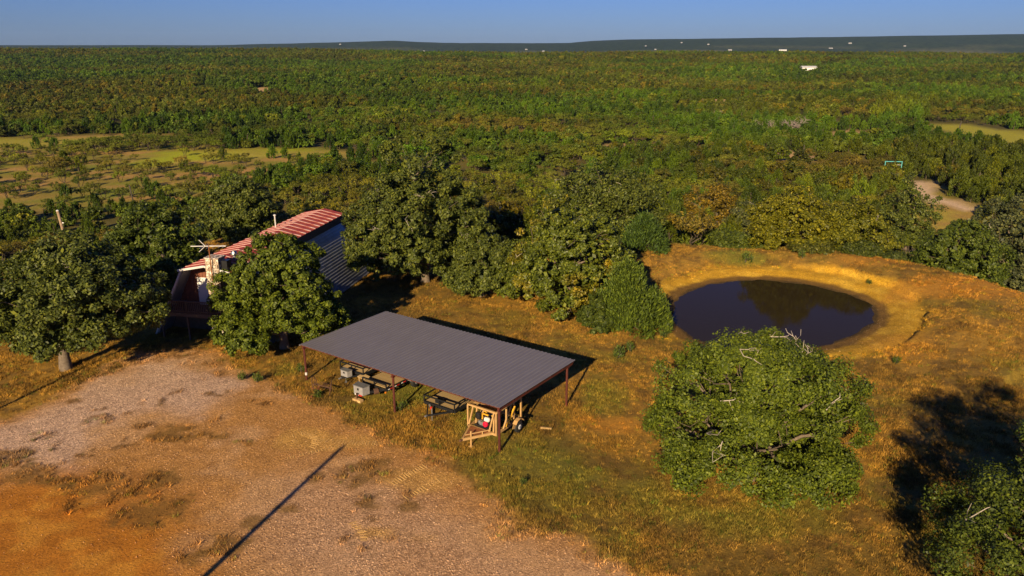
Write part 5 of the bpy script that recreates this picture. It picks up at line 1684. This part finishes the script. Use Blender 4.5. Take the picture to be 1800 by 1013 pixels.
# ridges of soil pressed up by tyres
tt = MB(); r_ = np.random.default_rng(31)
def tread(pts_px, width=0.5, step=0.17):
    g = [gnd(a, b) for a, b in pts_px]
    seg = []
    for a, b in zip(g[:-1], g[1:]):
        n = max(1, int(np.linalg.norm(b - a) / step))
        seg += [(a + (b - a) * k / n, unit(b - a)) for k in range(n)]
    for c, d in seg:
        if r_.random() < 0.06:
            continue
        nrm = np.array([-d[1], d[0]])
        w = width * (0.35 + 0.25 * r_.random())
        a = c - nrm * w + d * 0.02 * r_.normal(); b = c + nrm * w + d * (0.02 * r_.normal() + 0.08)
        za, zb = tz(*a), tz(*b)
        h = 0.010 + 0.016 * r_.random(); k = d * 0.06
        tt.add([(a[0] - k[0], a[1] - k[1], za - 0.01), (a[0] + k[0], a[1] + k[1], za - 0.01), (b[0] + k[0], b[1] + k[1], zb - 0.01), (b[0] - k[0], b[1] - k[1], zb - 0.01),
                (a[0] * 0.9 + b[0] * 0.1, a[1] * 0.9 + b[1] * 0.1, za + h), (b[0] * 0.9 + a[0] * 0.1, b[1] * 0.9 + a[1] * 0.1, zb + h)],
               [(0, 1, 5 - 1), (1, 2, 5, 4), (2, 3, 5), (3, 0, 4, 5)])
tread([(515, 776), (535, 770), (552, 776), (556, 788), (548, 796)]); tread([(552, 780), (585, 783), (620, 785), (665, 784)])
tread([(690, 856), (720, 838), (750, 822)]); tread([(712, 880), (745, 862), (775, 846)]); tread([(745, 838), (770, 820), (800, 806)], 0.2)
tread([(505, 815), (560, 800), (600, 790)], 0.3); tread([(620, 925), (640, 945), (640, 960)], 0.4)
trk = tt.build("tyre_tracks", M['soil']); trk["kind"] = "stuff"; trk["label"] = "ridged tyre marks pressed into the pale soil"; trk["category"] = "tyre tracks"

# weeds
wts = [juniper_meshes(701 + k, 0.45, 0.75, 260, 0.09, nsp=22, wide=0.35) for k in range(3)]
WEEDS = [(706, 722, 0.9, "dark weed clump at the foot of the middle shelter post"), (1088, 630, 1.3, "green weed clump on the grass right of the shelter's far corner"), (1108, 618, 1.0, "smaller green weed clump nearer the pond's left bank"),
         (918, 855, 0.55, "lone small green weed in the lawn below the machine"), (425, 668, 0.8, "green weed at the head of the gravel, left of a pair"), (452, 672, 0.9, "green weed at the head of the gravel, right of a pair"),
         (1165, 595, 1.0, "green weed clump under the leaning juniper"), (1528, 500, 0.7, "bright green weed on the pond's far right bank"), (560, 700, 0.8, "weed clump growing beside the rusty implement"), (530, 655, 0.8, "weed clump by the left shelter post"),
         (1575, 640, 0.8, "weed clump on the crumbling right bank of the pond"), (1410, 455, 1.2, "weed clump on the crest of the dam below the oak pair"), (1310, 462, 1.5, "weed clump on the dam below the round green bush")]
for k, (a, b, s_, lb) in enumerate(WEEDS):
    p = hit(a, b)
    place_tree("weed", wts[k % 3][0], wts[k % 3][1], lb, "weed", p, (0.07, 0.10, 0.016), k * 1.3, s_)

# ------------------------------------------------------------------ the air
hz = bpy.data.materials.new("haze"); hz.use_nodes = True
nt = hz.node_tree; nt.nodes.clear()
pvn = nt.nodes.new("ShaderNodeVolumePrincipled"); pvn.inputs["Density"].default_value = 0.000024
pvn.inputs["Color"].default_value = (0.36, 0.58, 1.0, 1)
ho = nt.nodes.new("ShaderNodeOutputMaterial"); nt.links.new(pvn.outputs[0], ho.inputs["Volume"])
hb = MB().box(-9500, 9500, -200, 11000, -40, 190).build("haze", hz)
hb["kind"] = "stuff"
